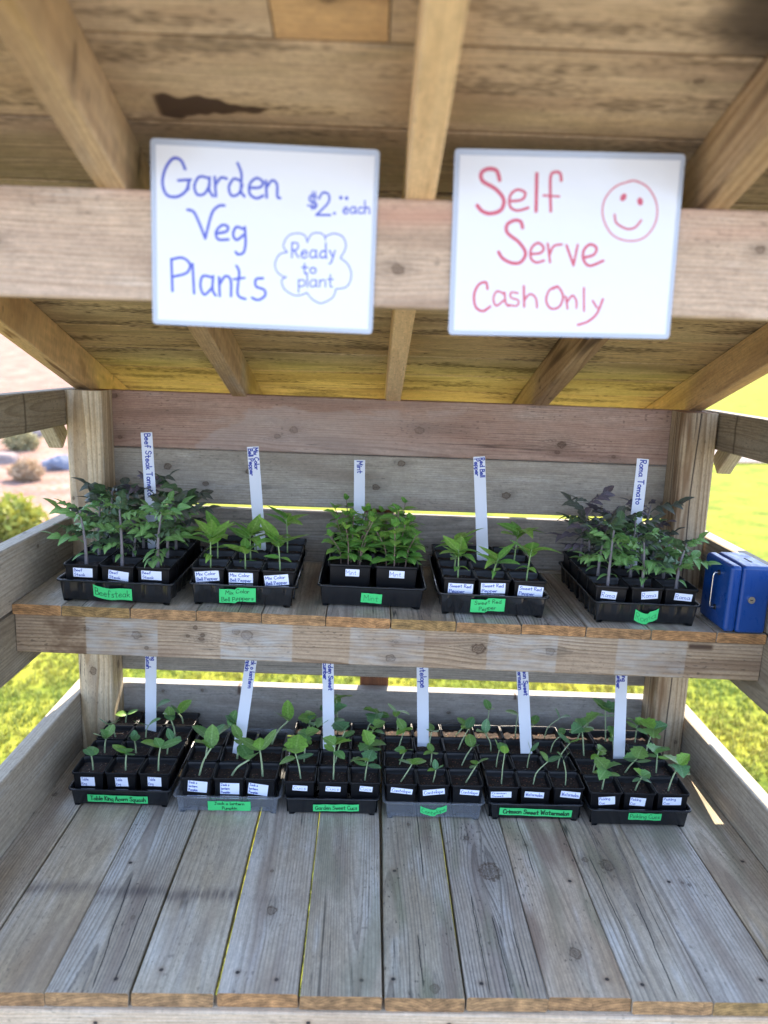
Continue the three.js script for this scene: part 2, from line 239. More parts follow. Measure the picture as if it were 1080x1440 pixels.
// ---------------------------------------------------------------- the wooden stand
const stand = thing('farm_stand', 'weathered wooden roadside stand with sloping roof, shelf and plank deck', 'farm stand', [0.06, -H, -1.6]);
stand.userData.origin = new THREE.Vector3(0.06, -H, -1.6);
const greyL = [197, 186, 168], greyD = [122, 110, 95], brown = [160, 138, 108], pale = [210, 205, 196];
const deckSpecs = [];
{
  // dark wet looking drag mark across four deck planks: world z about -1.36, crossing x -0.62 .. -0.24
  const drag = (u, v, c, ox, oy, x0, amt) => { const zc = 0.255 - (x0 + v + 0.5) * 0.06 + 0.005 * noise((x0 + v) * 9, 1), w = 0.017 * (1 + 0.5 * noise((x0 + v) * 60, 3)), d = (u - zc) / w; const k = Math.exp(-d * d) * amt * clamp(0.5 + 0.55 * noise(u * 14 + ox, v * 240 + oy) + 0.35 * noise((x0 + v) * 16, 7)); mixTo(c, [74, 64, 60], clamp(k) * 0.85); };
  const tints = [[0, 0, 0], [3, 1, -3], [-6, -3, 0], [4, 5, 4], [2, 3, 5], [-3, -2, -2], [-8, -6, -6], [-5, -3, 1], [2, -3, -6], [1, 2, 3], [-2, 0, 4], [5, 3, 0]];
  for (let i = 0; i < 12; i++) {
    const t = tints[i], a = (c) => c.map((x, k) => x + t[k]);
    deckSpecs.push({ bw: 0.142, light: a(greyL), late: a(greyD), blotch: a(brown), pale: a(pale), nk: [1, 1, 1, 0, 1, 2, 1, 1, 1, 2, 2, 1][i], kdark: 0.8, bAmp: 0.75, kamp: [0.8, 0.45, 1.0, 0.5, 0.7, 0.75, 1.0, 1.45, 0.6, 1.0, 0.8, 0.6][i], streak: [0.3, 0.25, 0.4, 0.2, 0.3, 0.3, 0.5, 0.35, 0.6, 0.3, 0.25, 0.3][i], speck: [0.3, 0.25, 0.4, 0.25, 0.3, 0.3, 0.6, 0.5, 0.55, 0.3, 0.3, 0.3][i], ring: [0.006, 0.007, 0.005, 0.007, 0.0055, 0.0045, 0.0055, 0.0062, 0.005, 0.008, 0.007, 0.006][i],
      splits: i === 2 ? [[0, 0.062, 0.3, 0.085], [0.02, 0.03, 0.24, 0.036]] : i === 7 ? [[0.0, 0.06, 0.2, 0.066], [0, 0.098, 0.26, 0.1], [0.02, 0.03, 0.16, 0.032]] : i === 8 ? [[0.3, 0.1, 0.8, 0.104]] : i === 9 ? [[0, 0.06, 0.25, 0.05], [0.05, 0.1, 0.4, 0.106]] : i === 6 ? [[0.02, 0.07, 0.15, 0.072], [0.3, 0.05, 0.6, 0.052]] : [], crack: [0.4, 0.3, 0.7, 0.4, 0.5, 0.5, 0.7, 0.9, 0.6, 0.7, 0.5, 0.4][i],
      knots: i === 7 ? [[0.33, 0.05, 0.021]] : i === 9 ? [[0.36, 0.075, 0.014]] : i === 8 ? [[0.1, 0.07, 0.01]] : i === 6 ? [[0.02, 0.05, 0.008]] : i === 4 ? [[0.2, 0.07, 0.009]] : [],
      nails: [[[0.035, 0.03]], [[0.04, 0.112]], [[0.03, 0.03], [0.34, 0.1]], [[0.05, 0.1]], [[0.03, 0.04], [0.045, 0.11]], [[0.035, 0.035]], [[0.33, 0.11], [0.04, 0.12]], [[0.03, 0.11]], [[0.04, 0.03], [0.3, 0.03]], [[0.035, 0.11]], [[0.05, 0.035], [0.31, 0.1]], [[0.3, 0.04]]][i],
      stain: i >= 1 && i <= 4 ? (u, v, c, ox, oy) => drag(u, v, c, ox, oy, -0.668 + 0.143 * (i - 1), [0, 0.75, 0.9, 0.85, 0.15][i]) : (i === 7 || i === 6) ? (u, v, c, ox, oy) => { const k = sstep(0.1, 0.6, noise(u * 5 + ox, v * 24)) * 0.4; mixTo(c, [112, 116, 84], k); } : (u, v, c, ox, oy) => { mixTo(c, [118, 118, 92], sstep(0.15, 0.6, noise(u * 4 + oy, v * 18 + ox)) * 0.35); } });
  }
}
const deckWood = woodAtlas(1024, 2040, 1.0, deckSpecs, 11);
const seams = [-0.762, -0.668, -0.525, -0.383, -0.239, -0.097, 0.047, 0.188, 0.330, 0.474, 0.614, 0.757, 0.885], gaps = [0, 0.0025, 0.002, 0.0045, 0.006, 0.0035, 0.0065, 0.0042, 0.0025, 0.002, 0.003, 0.003, 0];
{
  const R = rngOf(3);
  for (let i = 0; i < 12; i++) {
    const x0 = seams[i] + gaps[i] / 2, x1 = seams[i + 1] - gaps[i + 1] / 2, xc = (x0 + x1) / 2, zf = i === 0 || i === 11 ? -1.197 : -1.119 + 0.006 * (R() - 0.5), dy = 0.003 * (R() - 0.5);
    plank('deck_plank', stand, [xc, -1.0785 + dy, zf], [xc + 0.004 * (R() - 0.5), -1.0785 + dy, -2.024], [0, 1, 0], x1 - x0, 0.027, deckWood, i, { u: 0, wob: 0.0022 });
  }
}
const longSpecs = [];                              // planks that run from side to side
const addLong = (s) => longSpecs.push(s) - 1;
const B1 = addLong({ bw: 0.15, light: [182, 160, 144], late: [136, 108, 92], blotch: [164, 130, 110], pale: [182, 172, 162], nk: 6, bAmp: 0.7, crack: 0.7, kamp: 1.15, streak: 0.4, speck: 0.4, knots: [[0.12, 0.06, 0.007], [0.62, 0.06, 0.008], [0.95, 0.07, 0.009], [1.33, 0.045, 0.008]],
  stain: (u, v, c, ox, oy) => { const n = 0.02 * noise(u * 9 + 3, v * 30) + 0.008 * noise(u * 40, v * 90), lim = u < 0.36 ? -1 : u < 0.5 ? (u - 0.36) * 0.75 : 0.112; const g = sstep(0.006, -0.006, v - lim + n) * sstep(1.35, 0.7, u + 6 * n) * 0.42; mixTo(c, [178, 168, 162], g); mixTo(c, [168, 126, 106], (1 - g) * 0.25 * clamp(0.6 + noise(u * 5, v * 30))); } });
const B2 = addLong({ bw: 0.15, light: [180, 171, 155], late: [146, 136, 120], blotch: [148, 139, 124], pale: [182, 178, 170], nk: 6, bAmp: 0.6, crack: 0.25, kamp: 0.8, knots: [[0.5, 0.09, 0.006], [0.84, 0.06, 0.007], [1.19, 0.05, 0.008]] });
const B3 = addLong({ bw: 0.15, light: [160, 152, 140], late: [124, 115, 103], blotch: [140, 128, 112], pale: [176, 172, 165], nk: 4, crack: 0.5 });
const B4 = addLong({ bw: 0.15, light: [164, 156, 143], late: [132, 122, 108], blotch: [146, 134, 117], pale: [178, 172, 163], nk: 5, crack: 0.3, knots: [[1.36, 0.1, 0.006]] });
const drip = (u, v, c, us) => { for (const [us0, len, w] of us) { const d = Math.abs(u - us0 - 0.01 * (0.147 - v) * 3) / (w * (0.6 + 1.2 * (0.147 - v) / len)); if (0.147 - v < len) mixTo(c, [70, 50, 40], Math.exp(-d * d) * 0.8 * sstep(len, len * 0.6, 0.147 - v)); } };
const B5 = addLong({ bw: 0.15, light: [166, 160, 152], late: [134, 126, 117], blotch: [148, 139, 128], pale: [180, 178, 174], nk: 3, crack: 0.3, kamp: 0.8, stain: (u, v, c) => drip(u, v, c, [[0.47, 0.032, 0.004], [0.73, 0.022, 0.004], [1.25, 0.02, 0.003]]) });
const FS = addLong({ bw: 0.1, streak: 0.4, speck: 0.4, light: [174, 154, 128], late: [116, 94, 70], blotch: [148, 122, 92], pale: [184, 170, 150], nk: 9, crack: 0.6, knots: [[0.31, 0.05, 0.008], [0.55, 0.06, 0.01], [1.06, 0.05, 0.011], [1.22, 0.05, 0.008]],
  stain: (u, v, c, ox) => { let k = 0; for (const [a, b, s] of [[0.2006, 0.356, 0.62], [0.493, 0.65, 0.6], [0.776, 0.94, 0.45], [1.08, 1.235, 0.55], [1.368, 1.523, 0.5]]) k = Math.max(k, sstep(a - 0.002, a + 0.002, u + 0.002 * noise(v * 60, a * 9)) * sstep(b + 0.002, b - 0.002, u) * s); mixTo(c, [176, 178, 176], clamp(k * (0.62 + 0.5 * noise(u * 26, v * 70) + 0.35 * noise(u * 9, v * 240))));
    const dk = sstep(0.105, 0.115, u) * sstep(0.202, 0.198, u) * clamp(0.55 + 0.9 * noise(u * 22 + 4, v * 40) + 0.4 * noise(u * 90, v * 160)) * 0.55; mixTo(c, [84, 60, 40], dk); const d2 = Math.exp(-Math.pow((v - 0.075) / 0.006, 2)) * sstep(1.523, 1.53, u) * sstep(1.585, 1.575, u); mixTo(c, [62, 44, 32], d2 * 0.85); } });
const BM = addLong({ bw: 0.15, light: [198, 174, 148], late: [168, 140, 114], blotch: [194, 170, 148], pale: [208, 196, 180], nk: 4, crack: 0.15, ring: 0.006, kamp: 0.9, kdark: 0.8, knots: [[0.32, 0.07, 0.006], [1.33, 0.09, 0.005], [0.85, 0.05, 0.006]], stain: (u, v, c, ox) => mixTo(c, [186, 134, 112], sstep(0.095, 0.12, v + 0.03 * noise(u * 3 + 2, 1)) * clamp(0.35 + 0.6 * noise(u * 4, v * 30)) * 0.7) });
const DF = addLong({ bw: 0.15, light: [206, 184, 156], late: [182, 152, 120], blotch: [196, 164, 130], pale: [206, 206, 204], nk: 6, crack: 0.2, nails: [[0.2, 0.12], [0.38, 0.115], [0.74, 0.12], [0.98, 0.12], [0.46, 0.1]] });
const SB = addLong({ bw: 0.19, light: [176, 164, 145], late: [138, 125, 105], blotch: [156, 140, 116], pale: [172, 168, 160], nk: 5, crack: 0.3, ring: 0.008 });
const SC = addLong({ bw: 0.15, light: [150, 138, 116], late: [112, 98, 76], blotch: [126, 110, 84], pale: [160, 150, 132], nk: 4, crack: 0.4, stain: (u, v, c) => { for (const s of [0.2, 0.31, 0.55]) mixTo(c, [74, 62, 46], Math.exp(-Math.pow((u - s + 0.004 * noise(v * 40, s)) / 0.004, 2)) * 0.7); } });
const PO = addLong({ bw: 0.1, light: [204, 184, 150], late: [156, 130, 94], blotch: [176, 156, 124], pale: [190, 182, 166], nk: 2, crack: 1, ring: 0.0075, kamp: 1.2, knots: [[0.43, 0.045, 0.01], [0.9, 0.05, 0.008]] });
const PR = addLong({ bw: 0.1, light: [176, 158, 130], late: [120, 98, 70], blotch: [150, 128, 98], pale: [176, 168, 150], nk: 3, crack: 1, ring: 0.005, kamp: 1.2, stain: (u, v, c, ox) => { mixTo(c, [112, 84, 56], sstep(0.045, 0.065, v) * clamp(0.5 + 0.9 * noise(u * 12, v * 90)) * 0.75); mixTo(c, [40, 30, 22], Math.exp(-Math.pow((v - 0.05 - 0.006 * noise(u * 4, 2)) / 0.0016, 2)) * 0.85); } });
const ST = addLong({ bw: 0.1, light: [128, 84, 54], late: [96, 58, 36], nk: 2 });
const longWood = woodAtlas(1536, 1536, 1.78, longSpecs, 23);
const roofSpecs = [];
{
  const mould = (am, sx) => (u, v, c, ox, oy) => { const n = fbm(u * 3.2 + ox, v * 20 + oy), f = noise(u * 60 + ox, v * 260); mixTo(c, [64, 50, 34], clamp(sstep(0.06, 0.42, n + 0.25 * f) * (0.7 + 0.6 * f)) * am); mixTo(c, [104, 98, 58], sstep(0.05, 0.5, -n) * 0.35 * am); if (sx) sx(u, v, c); };
  const base = [[208, 182, 150], [203, 177, 144], [192, 166, 136], [202, 177, 140], [210, 186, 144], [212, 184, 138]];
  for (let i = 0; i < 12; i++) {
    const b = base[[1, 0, 1, 2, 1, 2, 3, 4, 5, 4, 5, 5][i]];
    roofSpecs.push({ bw: 0.148, light: b, late: b.map((x) => x * 0.76), blotch: b.map((x, k) => x * [0.86, 0.82, 0.76][k]), pale: b.map((x) => Math.min(255, x * 1.1)), nk: 4, crack: 0.4, bAmp: 0.8, stain: mould(i > 5 ? 0.62 : 0.46, i === 2 ? (u, v, c) => { const w = 0.018 * sstep(0.66, 0.5, u); const d = Math.abs(v - 0.03 - 0.012 * noise(u * 12, 4) - 0.008 * noise(u * 50, v * 60)); mixTo(c, [58, 38, 24], sstep(0.49, 0.5, u) * sstep(0.665, 0.62, u + 0.03 * noise(u * 40, v * 90)) * sstep(w + 0.006, w, d) * 0.9); } : i === 1 ? (u, v, c) => mixTo(c, [52, 42, 32], sstep(0.06, 0.0, Math.hypot((u - 1.2 - 0.02 * noise(v * 30, 3)), (v - 0.09) * 0.6) - 0.03) * 0.7) : null) });
  }
  roofSpecs.push({ bw: 0.148, light: [202, 164, 116], late: [186, 144, 96], nk: 1, crack: 0.1, fib: 0.7, knots: [[0.09, 0.06, 0.006]] });
}
const roofWood = woodAtlas(1024, 1300, 1.75, roofSpecs, 31);
const rafterWood = woodAtlas(1024, 512, 2.0, [
  { bw: 0.09, light: [226, 194, 150], late: [208, 172, 126], blotch: [218, 184, 138], nk: 4, crack: 0.05, fib: 0.6, kamp: 0.6, kdark: 0.8, ring: 0.008 },
  { bw: 0.09, light: [194, 168, 134], late: [162, 132, 98], blotch: [172, 138, 96], pale: [170, 162, 150], nk: 4, crack: 0.6, stain: (u, v, c, ox) => mixTo(c, [150, 116, 66], sstep(0, 0.5, noise(u * 3 + ox, v * 20)) * 0.5) },
  { bw: 0.09, light: [176, 148, 112], late: [134, 104, 72], blotch: [142, 108, 70], nk: 5, crack: 0.8, stain: (u, v, c, ox) => mixTo(c, [66, 46, 28], sstep(0.05, 0.5, noise(u * 4 + ox, v * 26)) * 0.75) },
  { bw: 0.09, light: [214, 180, 132], late: [196, 158, 108], blotch: [204, 166, 116], nk: 6, crack: 0.1, ring: 0.009, stain: (u, v, c, ox) => mixTo(c, [110, 72, 40], sstep(0.35, 0.7, noise(u * 9 + ox, v * 60)) * 0.7) },
  { bw: 0.09, light: [212, 178, 130], late: [194, 156, 106], nk: 5, crack: 0.1, ring: 0.009, kdark: 0.7 },
], 41);

// back wall boards (left end a touch higher than the right, as built), posts, sill boards
const XL = -0.672, XR = 0.79;
const backBoard = (yt, yb, drop, row, th = 0.038) => plank('back_board', stand, [-0.762, (yt + yb) / 2 + drop / 2, -2.025 - th / 2], [0.881, (yt + yb) / 2 - drop / 2, -2.025 - th / 2], [0, 0, 1], yt - yb, th, longWood, row, { u: 0.06 });
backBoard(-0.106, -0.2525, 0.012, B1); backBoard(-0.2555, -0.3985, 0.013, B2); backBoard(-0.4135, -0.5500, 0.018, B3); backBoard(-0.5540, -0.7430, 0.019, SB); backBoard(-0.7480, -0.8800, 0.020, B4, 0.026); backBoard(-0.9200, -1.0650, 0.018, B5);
plank('post', stand, [-0.7165, -1.62, -1.980], [-0.7165, -0.100, -1.980], [0, 0, 1], 0.089, 0.0885, longWood, PO, { u: 0.12, ch: 0.005 });
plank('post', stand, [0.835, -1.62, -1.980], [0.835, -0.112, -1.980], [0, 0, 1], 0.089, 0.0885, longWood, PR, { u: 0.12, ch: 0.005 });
plank('post', stand, [-0.7165, -1.62, -1.150], [-0.7165, 0.19, -1.150], [0, 0, 1], 0.089, 0.089, longWood, PO, { u: 0, ch: 0.005 });
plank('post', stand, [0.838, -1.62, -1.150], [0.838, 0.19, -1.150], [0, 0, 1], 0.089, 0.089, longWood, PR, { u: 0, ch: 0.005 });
plank('stud', stand, [0.029, -1.62, -2.085], [0.029, -0.125, -2.085], [0, 0, 1], 0.082, 0.038, longWood, ST, { u: 0 });
// deck frame
plank('deck_fascia', stand, [-0.80, -1.163, -1.131], [0.923, -1.163, -1.131], [0, 0, 1], 0.14, 0.038, longWood, DF, { u: 0.02 });
for (const x of [-0.53, 0.06, 0.62]) plank('deck_joist', stand, [x, -1.163, -1.152], [x, -1.163, -2.02], [1, 0, 0], 0.14, 0.038, longWood, SB);
plank('deck_fascia', stand, [-0.80, -1.163, -2.044], [0.923, -1.163, -2.044], [0, 0, 1], 0.14, 0.038, longWood, SC);
// sides
plank('side_board', stand, [-0.781, -0.9975, -2.062], [-0.781, -0.9975, -1.105], [1, 0, 0], 0.185, 0.038, longWood, SB, { u: 0.1 });
plank('side_board', stand, [0.904, -1.015, -2.062], [0.904, -1.013, -1.105], [-1, 0, 0], 0.145, 0.038, longWood, SB, { u: 0.7 });
plank('shelf_side_board', stand, [-0.781, -0.490, -2.062], [-0.781, -0.485, -1.0], [1, 0, 0], 0.139, 0.038, longWood, SB, { u: 0.4 });
plank('shelf_side_board', stand, [0.904, -0.503, -2.062], [0.904, -0.500, -1.0], [-1, 0, 0], 0.139, 0.038, longWood, SB, { u: 0.2 });
plank('shelf_rail', stand, [-0.781, -0.637, -2.062], [-0.781, -0.633, -1.0], [1, 0, 0], 0.139, 0.038, longWood, SC, { u: 0.75 });
plank('shelf_rail', stand, [0.904, -0.660, -2.062], [0.904, -0.658, -1.0], [-1, 0, 0], 0.164, 0.038, longWood, SC, { u: 0.45 });
plank('upper_rail', stand, [-0.781, -0.143, -2.062], [-0.781, -0.141, -1.0], [1, 0, 0], 0.089, 0.038, longWood, SC, { u: 0.2 });
plank('upper_rail', stand, [0.904, -0.157, -2.062], [0.904, -0.157, -1.0], [-1, 0, 0], 0.096, 0.038, longWood, SC, { u: 0.1 });
plank('brace', stand, [-0.820, -0.235, -2.03], [-0.820, -0.14, -1.935], [1, 0, 0], 0.055, 0.038, longWood, SB);
plank('brace', stand, [0.943, -0.255, -2.03], [0.943, -0.16, -1.935], [-1, 0, 0], 0.055, 0.038, longWood, SB);
// shelf
const shelfY = (x) => -0.554 - 0.019 * x;
{
  const S = [-0.762, -0.656, -0.509, -0.367, -0.226, -0.087, 0.055, 0.198, 0.341, 0.484, 0.628, 0.773, 0.884], R = rngOf(8);
  for (let i = 0; i < 12; i++) { const xc = (S[i] + S[i + 1]) / 2, y = shelfY(xc) - 0.012 + 0.0016 * (R() - 0.5); plank('shelf_plank', stand, [xc, y, -1.592 + 0.003 * (R() - 0.5)], [xc, y, i === 0 || i === 11 ? -1.934 : -2.022], [0.019, 1, 0], S[i + 1] - S[i] - 0.002, 0.023, deckWood, (i * 5 + 3) % 12, { u: 0.45 }); }
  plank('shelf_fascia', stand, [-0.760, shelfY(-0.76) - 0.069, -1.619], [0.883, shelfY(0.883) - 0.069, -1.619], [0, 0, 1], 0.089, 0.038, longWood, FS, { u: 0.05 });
  plank('shelf_batten', stand, [-0.66, shelfY(-0.66) - 0.069, -2.005], [0.78, shelfY(0.78) - 0.069, -2.005], [0, 0, 1], 0.089, 0.036, longWood, SC);
}
// roof
const TAN = 0.326, CS = 1 / Math.hypot(1, TAN), rb = (z) => 0.205 + TAN * (z + 1.06);      // underside of the rafters
plank('front_beam', stand, [-0.80, 0.1355, -1.079], [0.923, 0.1355, -1.079], [0, 0, 1], 0.138, 0.038, longWood, BM, { u: 0.02 });
const nY = CS, nZ = -TAN * CS;
[[-0.739, 3], [-0.344, 1], [0.057, 0], [0.446, 2], [0.859, 4]].forEach(([x, row]) => {
  const up = 0.0455; plank('rafter', stand, [x, rb(-0.62) + nY * up, -0.62 + nZ * up], [x, rb(-2.39) + nY * up, -2.39 + nZ * up], [0, -nY, -nZ], 0.038, 0.089, rafterWood, row, { u: 0.02, ch: 0.002 });
});
{
  const zs = [-0.46, -0.63, -0.79, -0.937, -1.083, -1.229, -1.375, -1.52, -1.667, -1.813, -1.96, -2.107, -2.253, -2.40], R = rngOf(19), up = 0.0905 + 0.010;
  const board = (x0, x1, za, zb, row, u) => { const zc = (za + zb) / 2 + 0.0, y = rb(zc) + nY * up, z = zc + nZ * up + 0.03; plank('roof_board', stand, [x0, rb(zc + 0.0295) + nY * up, z], [x1, rb(zc + 0.0295) + nY * up, z], [0, -nY, -nZ], Math.abs(zb - za) / CS - 0.0042, 0.019 + 0.001 * R(), roofWood, row, { u, ch: 0.0015 }); };
  for (let i = 0; i < zs.length - 1; i++) {
    const row = Math.max(0, i - 1) % 12;
    if (i === 2) { board(-0.775, -0.118, zs[i], zs[i + 1], row, 0); board(-0.116, 0.008, zs[i], zs[i + 1], 12, 0.03); board(0.010, 0.895, zs[i], zs[i + 1], 1, 0.8); }
    else if (i > 8 && i % 2) { board(-0.775, 0.057, zs[i], zs[i + 1], row, 0); board(0.059, 0.895, zs[i], zs[i + 1], 6 + (row + 3) % 6, 0.85); }
    else board(-0.775, 0.895, zs[i], zs[i + 1], row, 0);
  }
  const zc = -1.43, t = 0.118; // roofing felt over the boards
  const g = new THREE.BoxGeometry(1.70, 0.008, 1.98 / CS); const m = part('roofing', g, std(0.05, 0.05, 0.05, 0.95), stand);
  m.rotation.x = -Math.atan(TAN); m.position.set(0.06, rb(zc) + nY * (t + 0.0035), zc + nZ * t + 0.03).sub(stand.userData.origin);
}
delete stand.userData.origin;

// ---------------------------------------------------------------- handwriting (single strokes)
const GL = {};
for (const line of `a 4.3,4.4 2,5 .3,3 .5,.9 2,0 4,1.2 4.4,4|4.5,5 4.4,1.2 5.2,0
b .1,10 .2,0|.2,3 2,5 4,4 4,1.4 2,0 .2,.9
c 4,4.2 2.2,5 .4,3.2 .5,1 2.3,0 4.2,.8
d 4.2,4 2.2,5 .4,3 .5,.9 2,0 4.2,1.4|4.2,10 4.3,1 5,0
e .5,2.6 4,3 3.5,4.7 2,5 .4,3.2 .5,1 2.3,0 4.4,1
f 4,8.8 2.8,10 1.6,8.5 1.6,0|0,5 3.6,5
g 4.1,4.3 2.2,5 .4,3.2 .6,1 2.2,.2 4.1,1.5|4.2,5 4.2,-2.4 2.6,-4 .6,-3
h .1,10 .1,0|.1,3 2,5 3.6,4 3.8,0
i .5,5 .5,0|.5,7.2 .6,7.5
j 2,5 2,-3 .6,-4 0,-3|2,7.2 2.1,7.5
k .1,10 .1,0|3.4,5 .2,2.2|1,2.8 3.6,0
l .4,10 .5,0
m 0,5 .1,0|.1,3.4 1.6,5 2.8,4 2.9,0|2.9,3.4 4.4,5 5.6,4 5.8,0
n 0,5 .1,0|.1,3.2 2,5 3.6,4 3.8,0
o 2.2,5 .5,3.8 .4,1.2 2.2,0 4,1.2 4,3.8 2,5
p .2,5 .2,-4|.2,3.6 2,5 4,4 4,1.2 2,0 .2,1
q 4,4.4 2,5 .4,3.2 .5,1 2,0 4,1.2|4.1,5 4.1,-4 5,-3
r 0,5 .1,0|.1,3 1.6,4.9 3,4.6
s 3.6,4.3 2,5 .6,4 1.6,2.8 3.4,1.6 2.6,.2 .3,.5
t 1.8,8.5 1.8,.6 3.2,0|0,5.2 3.8,5.2
u 0,5 .2,1 1.8,0 3.6,1.4|3.7,5 3.8,0
v 0,5 1.9,0|1.9,0 3.8,5
w 0,5 1.3,0|1.3,0 2.7,4|2.7,4 4.1,0|4.1,0 5.4,5
x 0,5 3.6,0|3.6,5 0,0
y .2,5 2.1,1.4|4,5 1.6,-2.6 0,-4
A 0,0 2.6,10|2.6,10 5,0|.9,3.6 4.2,3.6
B .1,10 0,0|0,10 3.4,9.4 3.2,6 .1,5.2|.1,5.2 4,4.8 4,.8 0,0
C 5.4,8.2 3.4,10 .6,7 .5,2.5 3,0 5.6,1.6
G 5.4,8 3.4,10 .6,7 .5,2.5 3,0 5.4,1.8|3.6,4.4 5.8,4.4|5.5,4.4 5.4,.4
J .4,10 5,10|3,10 3,1.4 1.6,0 0,1.6
K .1,10 0,0|4.4,10 .2,4.4|.8,5 4.8,0
M 0,0 .4,10|.4,10 3,4|3,4 5.6,10|5.6,10 6,0
O 3,10 .6,8 .4,2.6 2.8,0 5.4,2 5.6,7.6 2.6,10
P .1,10 .2,0|0,9.8 3.6,9.8 4.4,7 3,5 .2,4.6
R .1,10 .2,0|0,9.8 3.6,9.8 4.2,7.2 3,5.2 .2,4.8|1.4,5 4.6,0
S 5,8.2 3.2,10 .8,8.4 1.4,6 4.2,4.2 4.6,1.4 2.4,0 0,1.6
T 0,10 5.4,10|2.7,10 2.7,0
W 0,10 1.8,0|1.8,0 3.6,7|3.6,7 5.4,0|5.4,0 7.2,10
+ 1.5,5 1.5,1|0,3 3,3
2 .4,7.6 1.6,9.8 4,9 3.6,6 .2,.2|.2,.2 4.8,.2
$ 4,8 2,9 .6,7.4 2.2,5.6 4,4 2.6,2 .2,2.6|1.8,11 1.6,0|3,11 2.8,0`.split('\n')) { const c = line[0]; GL[c] = line.slice(2).split('|').map((s) => s.trim().split(' ').map((p) => p.split(',').map(Number))); }
function strokeSmooth(ctx, pts) {
  ctx.beginPath(); ctx.moveTo(...pts[0]);
  if (pts.length === 2) ctx.lineTo(...pts[1]);
  else for (let i = 0; i < pts.length - 1; i++) { // Catmull-Rom as beziers
    const p0 = pts[Math.max(0, i - 1)], p1 = pts[i], p2 = pts[i + 1], p3 = pts[Math.min(pts.length - 1, i + 2)];
    ctx.bezierCurveTo(p1[0] + (p2[0] - p0[0]) / 6, p1[1] + (p2[1] - p0[1]) / 6, p2[0] - (p3[0] - p1[0]) / 6, p2[1] - (p3[1] - p1[1]) / 6, p2[0], p2[1]);
  }
  ctx.stroke();
}
function textWidth(t) { let x = 0; for (const ch of t) x += ch === ' ' ? 3.5 : Math.max(...(GL[ch] ?? [[[3, 0]]]).flat().map((p) => p[0])) + 1.5; return x; }
// writes text with its baseline at (x, y), cap height h, letters squeezed by sx; map turns the points into canvas pixels
function write(ctx, t, x, y, h, sx, map = (p) => p, jit = 0.25, seed = 1) {
  const R = rngOf(seed * 97 + t.length), u = h / 10; let cx = x;
  for (const ch of t) {
    if (ch === ' ') { cx += 3.5 * u * sx; continue; }
    const g = GL[ch]; if (!g) continue;
    const dy = (R() - 0.5) * jit * 2 * u, w = Math.max(...g.flat().map((p) => p[0]));
    for (const st of g) strokeSmooth(ctx, st.map(([a, b]) => map([cx + (a + (R() - 0.5) * jit) * u * sx, y - (b + (R() - 0.5) * jit) * u + dy])));
    cx += (w + 1.5) * u * sx;
  }
}

// ---------------------------------------------------------------- the two laminated signs
function homography(src, w, h) {                   // from four corners (tl, tr, br, bl) to a w x h sheet
  const dst = [[0, 0], [w, 0], [w, h], [0, h]], A = [], b = [];
  src.forEach(([x, y], i) => { const [X, Y] = dst[i]; A.push([x, y, 1, 0, 0, 0, -x * X, -y * X], [0, 0, 0, x, y, 1, -x * Y, -y * Y]); b.push(X, Y); });
  for (let i = 0; i < 8; i++) { let p = i; for (let r = i + 1; r < 8; r++) if (Math.abs(A[r][i]) > Math.abs(A[p][i])) p = r; [A[i], A[p]] = [A[p], A[i]]; [b[i], b[p]] = [b[p], b[i]]; for (let r = 0; r < 8; r++) if (r !== i) { const f = A[r][i] / A[i][i]; for (let c = i; c < 8; c++) A[r][c] -= f * A[i][c]; b[r] -= f * b[i]; } }
  const k = b.map((v, i) => v / A[i][i]); return ([x, y]) => { const d = k[6] * x + k[7] * y + 1; return [(k[0] * x + k[1] * y + k[2]) / d, (k[3] * x + k[4] * y + k[5]) / d]; };
}
const pen = (ctx, color, lw) => { ctx.strokeStyle = ctx.fillStyle = color; ctx.lineWidth = lw * 1.15; ctx.lineCap = ctx.lineJoin = 'round'; };
const SW = 1280, SH = 1000;
const paper = (ctx, w, h) => { ctx.fillStyle = '#dfe1e5'; ctx.fillRect(0, 0, w, h); };
